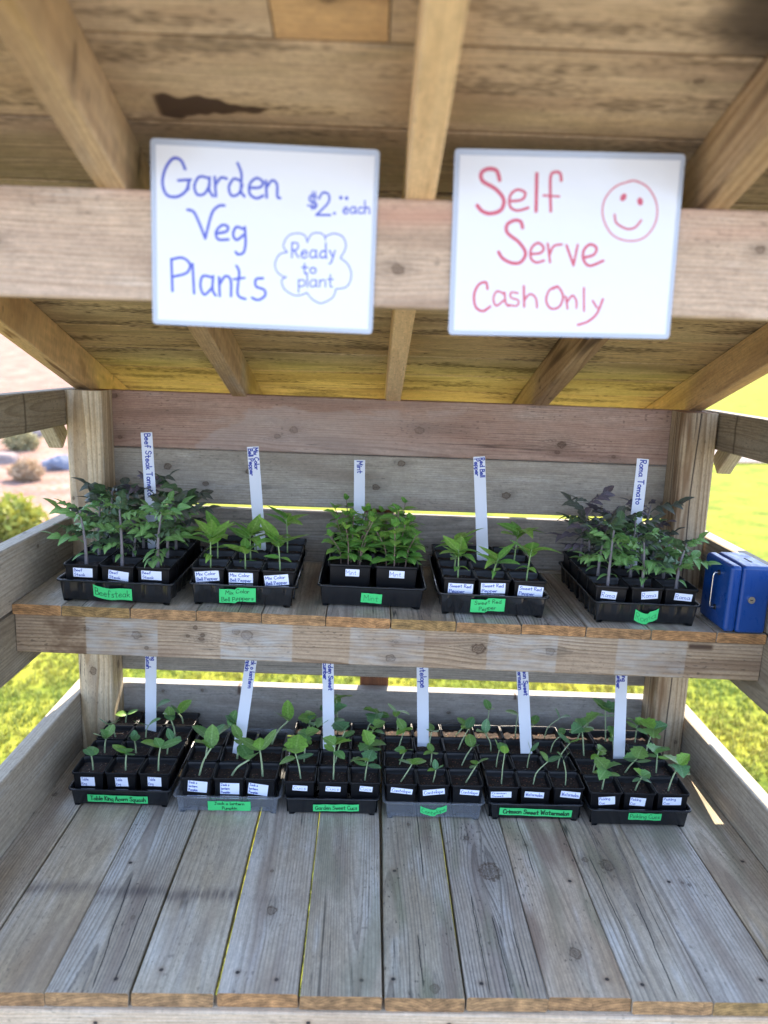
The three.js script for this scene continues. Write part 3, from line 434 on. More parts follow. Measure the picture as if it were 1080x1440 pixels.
const gardenTex = canvasTex(SW, SH, (ctx, w, h) => {
  paper(ctx, w, h); const m = homography([[48, 60], [1038, 100], [1006, 896], [64, 850]], w, h), blue = '#3a47b6', W = (t, x, y, c, width, lw, s) => { pen(ctx, blue, lw); write(ctx, t, x, y, c, width / (textWidth(t) - 1.5) / (c / 10), m, 0.2, s); };
  const L = (pts, lw) => { pen(ctx, blue, lw); strokeSmooth(ctx, pts.map(m)); };
  L([[180, 170], [160, 130], [125, 123], [92, 170], [80, 235], [100, 288], [145, 296], [185, 268], [198, 222]], 15); L([[150, 222], [205, 218]], 14); L([[197, 222], [194, 262]], 14);
  L([[290, 212], [245, 204], [222, 245], [235, 285], [268, 280], [290, 240]], 14); L([[290, 208], [288, 262], [305, 292]], 14);
  L([[312, 205], [318, 292]], 14); L([[316, 240], [340, 208], [366, 212]], 14);
  L([[428, 222], [398, 212], [376, 250], [388, 288], [420, 280], [436, 240]], 14); L([[414, 140], [432, 190], [430, 265], [446, 292]], 14);
  L([[466, 252], [515, 250], [528, 225], [500, 208], [470, 235], [470, 280], [500, 300], [530, 288]], 14);
  L([[542, 220], [546, 296]], 14); L([[545, 250], [570, 218], [592, 236], [594, 290], [606, 298]], 14);
  L([[192, 355], [225, 372], [272, 484]], 14); L([[272, 484], [300, 372], [330, 337], [356, 334]], 14);
  L([[318, 462], [365, 452], [372, 430], [345, 424], [320, 455], [330, 488], [375, 488]], 14);
  L([[440, 440], [410, 432], [396, 465], [412, 490], [442, 468]], 14); L([[448, 432], [452, 500], [444, 545], [420, 556], [408, 545]], 14);
  L([[122, 578], [128, 722]], 14); L([[122, 580], [170, 572], [204, 600], [190, 640], [128, 658]], 14); L([[216, 600], [224, 732]], 14);
  L([[304, 660], [262, 655], [252, 700], [270, 738], [304, 706]], 14); L([[308, 655], [306, 715], [320, 742]], 14);
  L([[334, 660], [338, 744]], 14); L([[338, 690], [362, 655], [386, 672], [388, 745]], 14);
  L([[412, 608], [424, 640], [418, 735], [452, 758]], 14); L([[400, 668], [448, 662]], 12);
  L([[530, 664], [500, 668], [500, 700], [536, 716], [540, 742], [510, 762], [482, 752]], 14);
  L([[772, 290], [745, 285], [740, 308], [770, 322], [766, 340], [732, 330]], 9); L([[754, 268], [750, 348]], 8); L([[766, 268], [762, 348]], 8);
  L([[782, 300], [800, 272], [826, 280], [824, 318], [770, 374]], 11); L([[770, 374], [834, 374]], 11);
  pen(ctx, blue, 4); for (const [x, y, r] of [[853, 366, 9], [882, 294, 11], [908, 296, 11]]) { const p = m([x, y]); ctx.beginPath(); ctx.arc(p[0], p[1], r, 0, 7); ctx.fill(); }
  W('each', 892, 366, 58, 120, 8, 4); W('Ready', 660, 570, 68, 196, 8, 5); W('to', 706, 640, 52, 62, 8, 6); W('plant', 690, 702, 64, 158, 7, 7);
  L([[640, 545], [622, 515], [645, 470], [690, 458], [720, 470], [730, 500]], 6); L([[730, 495], [750, 462], [785, 456], [808, 470], [812, 488]], 6); L([[808, 475], [850, 458], [892, 475], [905, 520], [880, 570]], 6);
  L([[880, 570], [915, 600], [930, 650], [910, 700], [860, 712]], 6); L([[860, 712], [845, 750], [795, 776], [755, 760], [728, 728]], 6); L([[728, 730], [680, 742], [630, 715], [615, 675], [635, 655]], 6); L([[632, 662], [595, 635], [585, 595], [605, 555], [640, 545]], 6);
});
const serveTex = canvasTex(SW, SH, (ctx, w, h) => {
  paper(ctx, w, h); const m = homography([[85, 62], [1036, 78], [946, 836], [46, 816]], w, h), red = '#c63f55', L = (pts, lw) => { pen(ctx, red, lw); strokeSmooth(ctx, pts.map(m)); };
  L([[252, 170], [240, 130], [205, 122], [175, 140], [180, 175], [235, 210], [268, 255], [255, 300], [210, 316], [175, 305], [155, 282]], 20);
  L([[292, 262], [345, 255], [360, 225], [325, 212], [295, 240], [295, 285], [325, 302], [372, 290]], 14); L([[412, 142], [405, 304]], 18); L([[516, 170], [512, 140], [490, 134], [470, 160], [468, 304]], 15); L([[438, 236], [506, 240]], 11);
  L([[346, 376], [338, 350], [310, 345], [280, 365], [282, 400], [330, 440], [356, 485], [335, 525], [295, 528], [258, 508], [242, 482]], 18);
  L([[378, 490], [420, 485], [434, 462], [410, 442], [382, 465], [378, 505], [400, 526], [434, 518]], 14); L([[452, 445], [460, 525]], 13); L([[460, 490], [478, 455], [512, 448]], 13); L([[532, 452], [560, 538]], 14); L([[560, 538], [580, 450]], 13);
  L([[605, 505], [648, 492], [660, 462], [632, 448], [605, 475], [604, 515], [630, 540], [688, 518]], 15);
  L([[192, 640], [185, 612], [155, 622], [135, 665], [140, 715], [170, 735], [202, 715]], 15); L([[262, 662], [232, 650], [216, 682], [228, 712], [258, 690]], 12); L([[264, 655], [268, 700], [280, 714]], 12);
  L([[320, 658], [292, 655], [290, 676], [322, 690], [314, 712], [278, 708]], 11); L([[346, 628], [346, 716]], 14); L([[346, 690], [372, 662], [396, 680], [400, 720]], 12);
  L([[490, 628], [455, 645], [440, 690], [460, 724], [496, 715], [512, 670], [492, 632], [470, 640]], 13); L([[524, 672], [530, 725]], 12); L([[530, 695], [552, 668], [568, 690], [568, 722]], 12); L([[602, 635], [600, 735]], 12); L([[638, 690], [655, 720]], 12); L([[682, 684], [655, 745], [615, 780], [572, 794]], 14);
  L([[820, 170], [750, 195], [700, 255], [692, 330], [730, 405], [800, 432], [870, 415], [918, 350], [925, 270], [890, 200], [835, 170], [800, 175]], 8);
  L([[742, 318], [750, 355], [795, 380], [830, 372], [856, 342]], 11); pen(ctx, red, 3); for (const [x, y, a] of [[782, 242, 0.5], [854, 260, -0.3]]) { const p = m([x, y]); ctx.beginPath(); ctx.ellipse(p[0], p[1], 17, 23, a, 0, 7); ctx.fill(); }
});
const rippleTex = (() => { const S = 256, d = new Uint8Array(S * S * 4); for (let j = 0; j < S; j++) for (let i = 0; i < S; i++) { const v = clamp(128 + 90 * noise(i * 0.018, j * 0.022) + 30 * noise(i * 0.07 + 5, j * 0.06), 0, 255), o = (j * S + i) * 4; d[o] = d[o + 1] = d[o + 2] = v; d[o + 3] = 255; } return dataTex(d, S, S, false); })();
const wornTex = (() => { const S = 256, d = new Uint8Array(S * S * 4), R = rngOf(12); for (let j = 0; j < S; j++) for (let i = 0; i < S; i++) { const v = clamp(88 + 50 * fbm(i * 0.02, j * 0.02) + 26 * noise(i * 0.3, j * 0.3), 0, 255), o = (j * S + i) * 4; d[o] = d[o + 1] = d[o + 2] = v; d[o + 3] = 255; } for (let q = 0; q < 60; q++) { let x = R() * S, y = R() * S; const a = R() * 6.28, n = 8 + R() * 40; for (let k = 0; k < n; k++) { x += Math.cos(a); y += Math.sin(a); const o = (((Math.floor(y) + S) % S) * S + (Math.floor(x) + S) % S) * 4; d[o] = d[o + 1] = d[o + 2] = 215; } } return dataTex(d, S, S, false); })();
function sign(label, cx, cy, w, h, rot, tex) {
  const o = thing('paper_sign', label, 'sign', [cx, cy, -1.0575]); o.rotation.z = rot;
  const r = 0.006, s = new THREE.Shape(); s.moveTo(-w / 2 + r, -h / 2); s.lineTo(w / 2 - r, -h / 2); s.quadraticCurveTo(w / 2, -h / 2, w / 2, -h / 2 + r); s.lineTo(w / 2, h / 2 - r); s.quadraticCurveTo(w / 2, h / 2, w / 2 - r, h / 2); s.lineTo(-w / 2 + r, h / 2); s.quadraticCurveTo(-w / 2, h / 2, -w / 2, h / 2 - r); s.lineTo(-w / 2, -h / 2 + r); s.quadraticCurveTo(-w / 2, -h / 2, -w / 2 + r, -h / 2);
  const bend = (g, k) => { const p = g.attributes.position; for (let i = 0; i < p.count; i++) p.setZ(i, p.getZ(i) + 0.0035 * Math.pow(Math.abs(p.getY(i)) / h * 2, 2) * k); g.computeVertexNormals(); return g; };
  part('laminate', new THREE.ExtrudeGeometry(s, { depth: 0.0005, bevelEnabled: false }), new THREE.MeshPhysicalMaterial({ color: new THREE.Color().setRGB(0.62, 0.68, 0.78), roughness: 0.25, transmission: 0.35, clearcoat: 0.6, clearcoatRoughness: 0.15 }), o);
  const g = new THREE.PlaneGeometry(w - 0.0125, h - 0.0135); g.translate(0.0005, -0.001, 0.0009);
  part('paper', g, new THREE.MeshPhysicalMaterial({ map: tex, roughness: 0.6, clearcoat: 0.8, clearcoatRoughness: 0.14, bumpMap: rippleTex, bumpScale: 0.0022 }), o);
}
sign('laminated sign with blue handwriting Garden Veg Plants on the front beam', -0.1457, 0.149, 0.2925, 0.2305, -0.9 * RAD, gardenTex);
sign('laminated sign with red handwriting Self Serve and a smiling face', 0.2492, 0.152, 0.2985, 0.233, 0.6 * RAD, serveTex);

// ---------------------------------------------------------------- trays, pots, stakes
function loopPts(hw, hd, r, per, off, flute) {       // rounded rectangle, offset inwards by off; flute(s, side) adds a push outwards
  const pts = [], W = hw, D = hd, sides = [[W, -D + r, W, D - r, 1, 0], [W - r, D, -W + r, D, 0, 1], [-W, D - r, -W, -D + r, -1, 0], [-W + r, -D, W - r, -D, 0, -1]];
  for (let k = 0; k < 4; k++) {
    const [x0, z0, x1, z1, nx, nz] = sides[k];
    for (let i = 0; i <= per; i++) { const t = i / per, f = off + (flute ? flute(t, k) : 0); pts.push([x0 + (x1 - x0) * t - nx * f, z0 + (z1 - z0) * t - nz * f]); }
    const n = sides[(k + 1) % 4], cx = k === 0 || k === 3 ? W - r : -W + r, cz = k < 2 ? D - r : -D + r, a0 = Math.atan2(nz, nx);
    for (let i = 1; i <= 3; i++) { const a = a0 + (Math.PI / 2) * (i / 4), rr = Math.max(0.0005, r - off); pts.push([cx + Math.cos(a) * rr, cz + Math.sin(a) * rr]); }
  }
  return pts;
}
function loft(loops, closeEnd = true) {             // loops: [points, y]
  const pos = [], idx = [], N = loops[0][0].length;
  for (const [p, y] of loops) for (const [x, z] of p) pos.push(x, y, z);
  for (let l = 0; l < loops.length - 1; l++) for (let i = 0; i < N; i++) { const a = l * N + i, b = l * N + (i + 1) % N, c = a + N, d = b + N; idx.push(a, c, b, b, c, d); }
  if (closeEnd) for (const l of [0, loops.length - 1]) { const c = pos.length / 3; pos.push(0, loops[l][1], 0); for (let i = 0; i < N; i++) { const a = l * N + i, b = l * N + (i + 1) % N; if (l) idx.push(a, c, b); else idx.push(a, b, c); } }
  const g = new THREE.BufferGeometry(); g.setAttribute('position', new THREE.Float32BufferAttribute(pos, 3)); g.setIndex(idx); g.computeVertexNormals(); return g;
}
function trayGeo(w, d, h, taper, flutes) {
  const hw = w / 2, hd = d / 2, r = 0.014, per = flutes ? 40 : 6, fl = (amp) => (t, k) => flutes ? amp * (Math.cos(t * Math.PI * 2 * (k % 2 ? flutes : flutes + 2)) > 0.15 ? 0 : 1) : 0, lp = (off, f) => loopPts(hw, hd, r, per, off, f);
  return loft([[lp(taper + 0.012), 0], [lp(taper, fl(0.004)), 0.006], [lp(0.007, fl(0.004)), h - 0.007], [lp(0.0055), h - 0.0045], [lp(0.0008), h - 0.0045], [lp(0), h - 0.002], [lp(0.001), h], [lp(0.006), h], [lp(0.0085, fl(0.004)), h - 0.008], [lp(taper + 0.0015, fl(0.004)), 0.007], [lp(taper + 0.013), 0.0016]]);
}
const blackTray = std(0.011, 0.012, 0.014, 0.24), smokeTray = std(0.010, 0.011, 0.013, 0.12, { clearcoat: 0.5, clearcoatRoughness: 0.05 }), potBlack = std(0.008, 0.008, 0.009, 0.38, { specularIntensity: 0.6 });
const clearTray = new THREE.MeshPhysicalMaterial({ color: new THREE.Color().setRGB(0.86, 0.89, 0.93), roughness: 0.1, transmission: 0.93, ior: 1.45 });
const tapeMat = (tex) => new THREE.MeshPhysicalMaterial({ map: tex, roughness: 0.75 });
function tapeTex(lines, aspect) {
  const w = 512, h = Math.round(w / aspect); return canvasTex(w, h, (ctx) => {
    ctx.fillStyle = '#42cc72'; ctx.fillRect(0, 0, w, h); for (let i = 0; i < 500; i++) { ctx.fillStyle = i % 2 ? 'rgba(255,255,255,.05)' : 'rgba(0,60,20,.06)'; ctx.fillRect((i * 97) % w, (i * 53) % h, 2, h / 5); }
    pen(ctx, '#0f3f24', 7); const n = lines.length, ch = (h / n) * 0.58; lines.forEach((t, i) => { const tw = textWidth(t) * ch / 10, sx = Math.min(1.3, (w * 0.92) / tw); write(ctx, t, (w - tw * sx) / 2 + 6, h * (i + 0.76) / n, ch, sx, undefined, 0.4, i + 3); });
  });
}
function tagTex(lines) { return canvasTex(192, 96, (ctx, w, h) => { ctx.fillStyle = '#e9eefb'; ctx.fillRect(0, 0, w, h); pen(ctx, '#3c4f9c', 4); const n = lines.length, ch = (h / n) * 0.6; lines.forEach((t, i) => { const tw = textWidth(t) * ch / 10, sx = Math.min(1.3, (w * 0.9) / tw); write(ctx, t, 10, h * (i + 0.78) / n, ch, sx, undefined, 0.5, i + 9); }); }); }
function tapeGeo(w, h, kind) {                      // thin strip, a little wavy; 'sag' bends it down in the middle
  const g = new THREE.PlaneGeometry(w, h, 14, 2), p = g.attributes.position;
  for (let i = 0; i < p.count; i++) { const t = p.getX(i) / w + 0.5, y = p.getY(i); let dy = 0; if (kind === 'sag') dy = -0.010 * Math.sin(Math.PI * t) + 0.004 * (t > 0.62 ? 1 : 0); if (kind === 'step') dy = (t > 0.45 ? 0.0045 : 0); if (kind === 'slant') dy = -0.012 * (t - 0.5) - 0.004 * Math.sin(5 * t); p.setY(i, y + dy); p.setZ(i, 0.0006 * Math.sin(t * 17)); }
  g.computeVertexNormals(); return g;
}
// pot: square, tapering, with a rolled rim
const potCache = new Map();
function potGeo(top, h) {
  const k = top + '/' + h; if (potCache.has(k)) return potCache.get(k);
  const hw = top / 2, r = 0.008, lp = (o) => loopPts(hw, hw, r, 3, o), tp = top * 0.15;
  const g = loft([[lp(tp + 0.004), 0], [lp(tp), 0.003], [lp(0.0035), h - 0.007], [lp(0.0032), h - 0.0065], [lp(0.0004), h - 0.006], [lp(0), h - 0.001], [lp(0.0012), h], [lp(0.003), h - 0.0008], [lp(0.0045), h - 0.008], [lp(0.008), h - 0.03]]);
  potCache.set(k, g); return g;
}
const soilTex = (() => { const S = 256, d = new Uint8Array(S * S * 4), R = rngOf(61); for (let j = 0; j < S; j++) for (let i = 0; i < S; i++) { const n = noise(i * 0.22, j * 0.22) * 0.5 + noise(i * 0.6, j * 0.6) * 0.5, o = (j * S + i) * 4, k = 1 + 0.75 * n; d[o] = clamp(50 * k, 0, 255); d[o + 1] = clamp(38 * k, 0, 255); d[o + 2] = clamp(31 * k, 0, 255); d[o + 3] = 255; }
  for (let q = 0; q < 260; q++) { const x = Math.floor(R() * (S - 6)), y = Math.floor(R() * (S - 6)), perl = R() < 0.14, c = perl ? [205, 198, 188] : [128 + 40 * R(), 92 + 30 * R(), 64 + 22 * R()], w = perl ? 2 : 2 + Math.floor(R() * 5), h = perl ? 2 : 1 + Math.floor(R() * 2); for (let b = 0; b < h; b++) for (let a = 0; a < w; a++) { const o = ((y + b) * S + x + a) * 4; d[o] = c[0]; d[o + 1] = c[1]; d[o + 2] = c[2]; } } return dataTex(d, S, S, true); })();
const soilMat = new THREE.MeshStandardMaterial({ map: soilTex, roughness: 1 });
const soilCache = new Map();
function soilGeo(w, v) { const k = w + '/' + v; if (soilCache.has(k)) return soilCache.get(k); const g = new THREE.PlaneGeometry(w, w, 10, 10).rotateX(-Math.PI / 2), p = g.attributes.position, uv = g.attributes.uv; for (let i = 0; i < p.count; i++) { p.setY(i, 0.0035 * noise(p.getX(i) * 70 + v * 13, p.getZ(i) * 70) + 0.002 * noise(p.getX(i) * 200, p.getZ(i) * 200 + v * 5)); uv.setXY(i, uv.getX(i) * 0.4 + v * 0.23, uv.getY(i) * 0.4 + v * 0.37); } g.computeVertexNormals(); soilCache.set(k, g); return g; }

// leaves: base at the origin, along +x, upper side +y
function leafGeo(shape, fold, droop, nu = 7, nv = 2) {
  const pos = [], uv = [], idx = [], M = nv * 2 + 1;
  for (let i = 0; i <= nu; i++) { const t = i / nu, w = shape(t), x = t - 0.18 * droop * t * t, y0 = -droop * t * t * 0.6; for (let j = -nv; j <= nv; j++) { const s = j / nv; pos.push(x, y0 + fold * Math.abs(s) * w - 0.12 * s * s * w * (fold > 0 ? 0.4 : 1), s * w); uv.push(t, 0.5 + 0.5 * s * Math.min(1, w * 2.4)); } }
  for (let i = 0; i < nu; i++) for (let j = 0; j < M - 1; j++) { const a = i * M + j, b = a + M; idx.push(a, a + 1, b, b, a + 1, b + 1); }
  const g = new THREE.BufferGeometry(); g.setAttribute('position', new THREE.Float32BufferAttribute(pos, 3)); g.setAttribute('uv', new THREE.Float32BufferAttribute(uv, 2)); g.setIndex(idx); g.computeVertexNormals(); return g;
}
const oval = (k) => (t) => t < 0.08 ? 0.03 + t * k * 0.9 : k * Math.pow(Math.max(0, Math.sin(Math.PI * Math.pow((t - 0.0) / 1.0, 0.85))), 0.62) * 0.98 + 0.004;
const lance = (k) => (t) => k * Math.pow(Math.max(0, Math.sin(Math.PI * Math.pow(t, 0.78))), 0.9) * (1 - 0.25 * t) + 0.012 * (1 - t);
const lobed = (k) => (t) => k * Math.pow(Math.max(0, Math.sin(Math.PI * Math.pow(t, 0.72))), 0.75) * (1 + 0.16 * Math.sin(t * 21)) + 0.01;
const COT = [leafGeo(oval(0.31), 0.12, 0.18), leafGeo(oval(0.34), 0.18, 0.45), leafGeo(oval(0.28), 0.08, -0.1)];
const TRUE = [leafGeo(lobed(0.5), 0.25, 0.3, 9), leafGeo(lobed(0.46), 0.35, 0.55, 9), leafGeo(lobed(0.42), 0.6, 0.1, 9)];
const LAN = [leafGeo(lance(0.24), 0.3, 0.35, 8), leafGeo(lance(0.21), 0.4, 0.75, 8), leafGeo(lance(0.26), 0.25, 0.05, 8)];
const MINT = [leafGeo(lobed(0.26), 0.3, 0.35, 6), leafGeo(lobed(0.28), 0.2, 0.7, 6)];
const TOM = [0, 1, 2, 3].map((v) => {              // compound leaf with paired toothed leaflets
  const R = rngOf(300 + v), parts = [], leaflet = (sc, x, y, z, ang, dr) => { const g = leafGeo((t) => 0.24 * Math.pow(Math.max(0, Math.sin(Math.PI * Math.pow(t, 0.75))), 0.8) * (1.12 + 0.1 * Math.sin(t * 17 + v)) + 0.008, 0.3, dr, 8); g.scale(sc, sc, sc); g.rotateX((R() - 0.5) * 0.7); g.rotateY(ang); g.translate(x, y, z); parts.push(g); };
  const y = (x) => 0.2 * x - 0.78 * x * x * (1 + 0.3 * v / 3), rach = new THREE.TubeGeometry(new THREE.CatmullRomCurve3([0, 0.25, 0.5, 0.75].map((x) => new THREE.Vector3(x, y(x), 0))), 6, 0.014, 4); parts.push(rach);
  leaflet(0.52, 0.70, y(0.70), 0, 0, 0.5);
  for (const [x, s] of [[0.60, 0.36], [0.40, 0.42], [0.22, 0.28]]) for (const sd of [-1, 1]) leaflet(s * (0.85 + 0.3 * R()), x, y(x), 0.005 * sd, -sd * (0.85 + 0.3 * R()), 0.8 + 0.7 * R());
  return mergeGeometries(parts.map((g) => { const q = g.index ? g.toNonIndexed() : g; return q; }));
});
const leafTex = (rgb, vein) => { const S = 128, d = new Uint8Array(S * S * 4); for (let j = 0; j < S; j++) for (let i = 0; i < S; i++) { const t = i / S, s = Math.abs(j / S - 0.5) * 2, mid = Math.exp(-Math.pow(s / 0.07, 2)), ph = (t - s * 0.35) * 7, sv = Math.exp(-Math.pow(((ph - Math.floor(ph)) - 0.5) / 0.11, 2)) * (1 - s) * 0.6, n = 1 + 0.14 * noise(i * 0.09, j * 0.09) + 0.08 * noise(i * 0.3, j * 0.3), o = (j * S + i) * 4, k = clamp(mid * 0.8 + sv * 0.5); for (let c = 0; c < 3; c++) d[o + c] = clamp((rgb[c] + (vein[c] - rgb[c]) * k) * n, 0, 255); d[o + 3] = 255; } const t = dataTex(d, S, S, true); return t; };
const leafMat = (rgb, vein, tr = 0.22, rough = 0.5) => new THREE.MeshPhysicalMaterial({ map: leafTex(rgb, vein), roughness: rough, transmission: tr, thickness: 0, side: THREE.DoubleSide, specularIntensity: 0.6 });
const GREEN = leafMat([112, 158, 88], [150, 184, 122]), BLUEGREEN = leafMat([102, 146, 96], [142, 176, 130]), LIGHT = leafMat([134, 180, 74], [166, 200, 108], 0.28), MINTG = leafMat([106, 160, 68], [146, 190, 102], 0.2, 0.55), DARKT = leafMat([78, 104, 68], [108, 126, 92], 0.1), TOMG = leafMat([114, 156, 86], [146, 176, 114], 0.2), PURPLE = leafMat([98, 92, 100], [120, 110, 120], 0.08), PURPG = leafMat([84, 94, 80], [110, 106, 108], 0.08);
const YOUNG = leafMat([126, 164, 84], [160, 190, 120], 0.26);
const STEML = std(0.42, 0.52, 0.28, 0.5, { transmission: 0.15 }), STEMG = std(0.26, 0.38, 0.14, 0.55), STEMP = std(0.22, 0.19, 0.19, 0.6), STEMM = std(0.24, 0.15, 0.12, 0.6);
const V3 = (x, y, z) => new THREE.Vector3(x, y, z);
function tube(pts, r0, r1, n = 7, rs = 6) {         // tapered tube
  const c = new THREE.CatmullRomCurve3(pts), g = new THREE.TubeGeometry(c, n, 1, rs), p = g.attributes.position, P = new THREE.Vector3();
  for (let i = 0; i <= n; i++) { c.getPointAt(i / n, P); const r = r0 + (r1 - r0) * (i / n); for (let j = 0; j <= rs; j++) { const k = i * (rs + 1) + j; p.setXYZ(k, P.x + (p.getX(k) - P.x) * r, P.y + (p.getY(k) - P.y) * r, P.z + (p.getZ(k) - P.z) * r); } }
  return g;
}
function leaf(o, geo, mat, at, az, elev, len, roll = 0, name = 'leaf') { const m = part(name, geo, mat, o); m.position.copy(at); m.rotation.set(roll, az, elev, 'YZX'); m.scale.setScalar(len); return m; }
const pick = (R) => { const q = R(); return q < 0.3 ? GREEN : q < 0.5 ? BLUEGREEN : q < 0.8 ? YOUNG : LIGHT; };
const KINDS = {
  squash(o, R, y, s = 1) { const h = (0.026 + 0.026 * R()) * s, lx = (R() - 0.5) * 0.034, lz = (R() - 0.3) * 0.02, top = V3(lx, y + h, lz), a = R() * 3.14; part('stem', tube([V3(0, y - 0.004, 0), V3(lx * 0.3, y + h * 0.55, lz * 0.3), top], 0.0022, 0.0017), STEML, o); for (const k of [0, 1]) leaf(o, COT[Math.floor(R() * 3)], pick(R), top, a + k * Math.PI + (R() - 0.5) * 0.7, 0.2 + 0.9 * R(), (0.036 + 0.014 * R()) * s, (R() - 0.5) * 0.8); if (R() < 0.55) leaf(o, TRUE[Math.floor(R() * 3)], GREEN, top, a + 1.5 + R(), 0.7 + 0.5 * R(), (0.024 + 0.014 * R()) * s); },
  pumpkin(o, R, y, s = 1) { const h = (0.040 + 0.035 * R()) * s, lx = (R() - 0.25) * 0.075, lz = (R() - 0.4) * 0.03, top = V3(lx, y + h, lz), a = R() * 3.14; part('stem', tube([V3(0, y - 0.004, 0), V3(lx * 0.35, y + h * 0.5, lz * 0.4), top], 0.0027, 0.002), STEML, o); for (const k of [0, 1]) leaf(o, COT[Math.floor(R() * 3)], pick(R), top, a + k * (2.2 + R()), 0.2 + 0.9 * R(), (0.050 + 0.012 * R()) * s); if (R() < 0.6) leaf(o, TRUE[Math.floor(R() * 3)], LIGHT, top, a + 1.2, 0.9, 0.03 * s); },
  cucumber(o, R, y, s = 1) { const h = (0.045 + 0.045 * R()) * s, lx = (R() - 0.35) * 0.05, lz = (R() - 0.4) * 0.03, top = V3(lx, y + h, lz), a = R() * 6.28; part('stem', tube([V3(0, y - 0.004, 0), V3(lx * 0.4, y + h * 0.5, lz * 0.6), top], 0.002, 0.0015), STEML, o); for (const k of [0, 1]) leaf(o, COT[Math.floor(R() * 3)], pick(R), top.clone().multiplyScalar(1).setY(y + h * 0.82), a + k * Math.PI, -0.1 + 0.4 * R(), 0.036 * s); const n = 2 + (R() < 0.5 ? 1 : 0); for (let k = 0; k < n; k++) leaf(o, TRUE[Math.floor(R() * 3)], pick(R), top, a + 1.4 + k * 2.2, -0.1 + 1.0 * R(), (0.034 + 0.016 * R()) * s, (R() - 0.5)); },
  cantaloupe(o, R, y, s = 1) { const h = (0.032 + 0.034 * R()) * s, lx = (R() - 0.3) * 0.05, lz = (R() - 0.4) * 0.03, top = V3(lx, y + h, lz), a = R() * 3.14; part('stem', tube([V3(0, y - 0.004, 0), V3(lx * 0.5, y + h * 0.5, lz), top], 0.0018, 0.0014), STEML, o); for (const k of [0, 1]) leaf(o, COT[Math.floor(R() * 3)], pick(R), top, a + k * Math.PI + (R() - 0.5), 0.1 + 0.9 * R(), (0.034 + 0.012 * R()) * s, (R() - 0.5) * 0.8); if (R() < 0.7) leaf(o, COT[1], LIGHT, top, a + 1.5, 0.2, 0.03 * s); },
  watermelon(o, R, y, s = 1) { const h = (0.050 + 0.035 * R()) * s, lx = (R() - 0.4) * 0.07, lz = (R() - 0.4) * 0.03, top = V3(lx, y + h, lz), a = R() * 3.14; part('stem', tube([V3(0, y - 0.004, 0), V3(lx * 0.2, y + h * 0.5, lz * 0.4), top], 0.0016, 0.0012), STEML, o); for (const k of [0, 1]) leaf(o, COT[Math.floor(R() * 3)], pick(R), top, a + k * (2.4 + R() * 0.6), 0.4 + 0.9 * R(), (0.032 + 0.008 * R()) * s); },
  pepper(o, R, y, s = 1) { const h = (0.056 + 0.028 * R()) * s, lx = (R() - 0.5) * 0.02, lz = (R() - 0.5) * 0.02, top = V3(lx, y + h, lz), a0 = R() * 6.28; part('stem', tube([V3(0, y - 0.004, 0), V3(lx * 0.3, y + h * 0.5, lz * 0.5), top], 0.002, 0.0014), STEMG, o); const n = 7 + Math.floor(R() * 3); for (let k = 0; k < n; k++) { const t = k < 2 ? 0.42 : 0.62 + 0.38 * (k / n), at = V3(lx * t * t, y + h * t, lz * t * t); leaf(o, LAN[Math.floor(R() * 3)], k % 3 ? LIGHT : MINTG, at, a0 + k * 2.4, (k < 2 ? 0.1 : 0.25 + 0.6 * R()), (k < 2 ? 0.032 : 0.050 + 0.022 * R()) * s, (R() - 0.5) * 0.6); } },
  mint(o, R, y, s = 1) { const ns = 6; for (let q = 0; q < ns; q++) { const a = q * 1.26 + R(), bx = Math.cos(a) * 0.022, bz = Math.sin(a) * 0.022, h = (0.060 + 0.055 * R()) * s, tx = bx * (1.6 + R()), tz = bz * (1.6 + R()); part('stem', tube([V3(bx, y - 0.004, bz), V3(bx * 1.2, y + h * 0.5, bz * 1.2), V3(tx, y + h, tz)], 0.0016, 0.0011), STEMM, o); const np = 6; for (let k = 0; k < np; k++) { const t = 0.2 + 0.8 * k / (np - 1), at = V3(bx + (tx - bx) * t * t, y + h * t, bz + (tz - bz) * t * t), az = k * 1.57 + R(); for (const sd of [0, Math.PI]) leaf(o, MINT[Math.floor(R() * 2)], R() < 0.3 ? LIGHT : MINTG, at, az + sd, k === np - 1 ? 0.9 : 0.1 + 0.4 * R(), (k === np - 1 ? 0.026 : 0.036 + 0.014 * R()) * s, (R() - 0.5) * 0.5); } } },
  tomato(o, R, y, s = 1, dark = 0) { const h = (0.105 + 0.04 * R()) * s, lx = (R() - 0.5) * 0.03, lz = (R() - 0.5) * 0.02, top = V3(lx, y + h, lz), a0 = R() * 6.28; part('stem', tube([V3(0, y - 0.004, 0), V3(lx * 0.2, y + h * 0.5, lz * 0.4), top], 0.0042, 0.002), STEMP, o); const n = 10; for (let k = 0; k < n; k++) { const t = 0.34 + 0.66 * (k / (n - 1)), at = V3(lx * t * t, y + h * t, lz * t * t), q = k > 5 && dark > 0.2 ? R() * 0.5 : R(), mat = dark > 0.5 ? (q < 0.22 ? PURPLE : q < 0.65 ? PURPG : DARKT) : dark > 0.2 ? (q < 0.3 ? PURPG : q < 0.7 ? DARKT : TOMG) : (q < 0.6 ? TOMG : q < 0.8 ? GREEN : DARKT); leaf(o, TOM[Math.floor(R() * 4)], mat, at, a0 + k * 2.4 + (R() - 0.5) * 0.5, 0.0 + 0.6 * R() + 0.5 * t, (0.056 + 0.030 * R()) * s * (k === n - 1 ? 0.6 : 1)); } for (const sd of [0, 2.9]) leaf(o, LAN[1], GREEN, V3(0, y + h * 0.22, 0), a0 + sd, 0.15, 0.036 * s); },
};
let potSeed = 1;
const tiltQ = (o, t) => { o.rotation.z = t; };
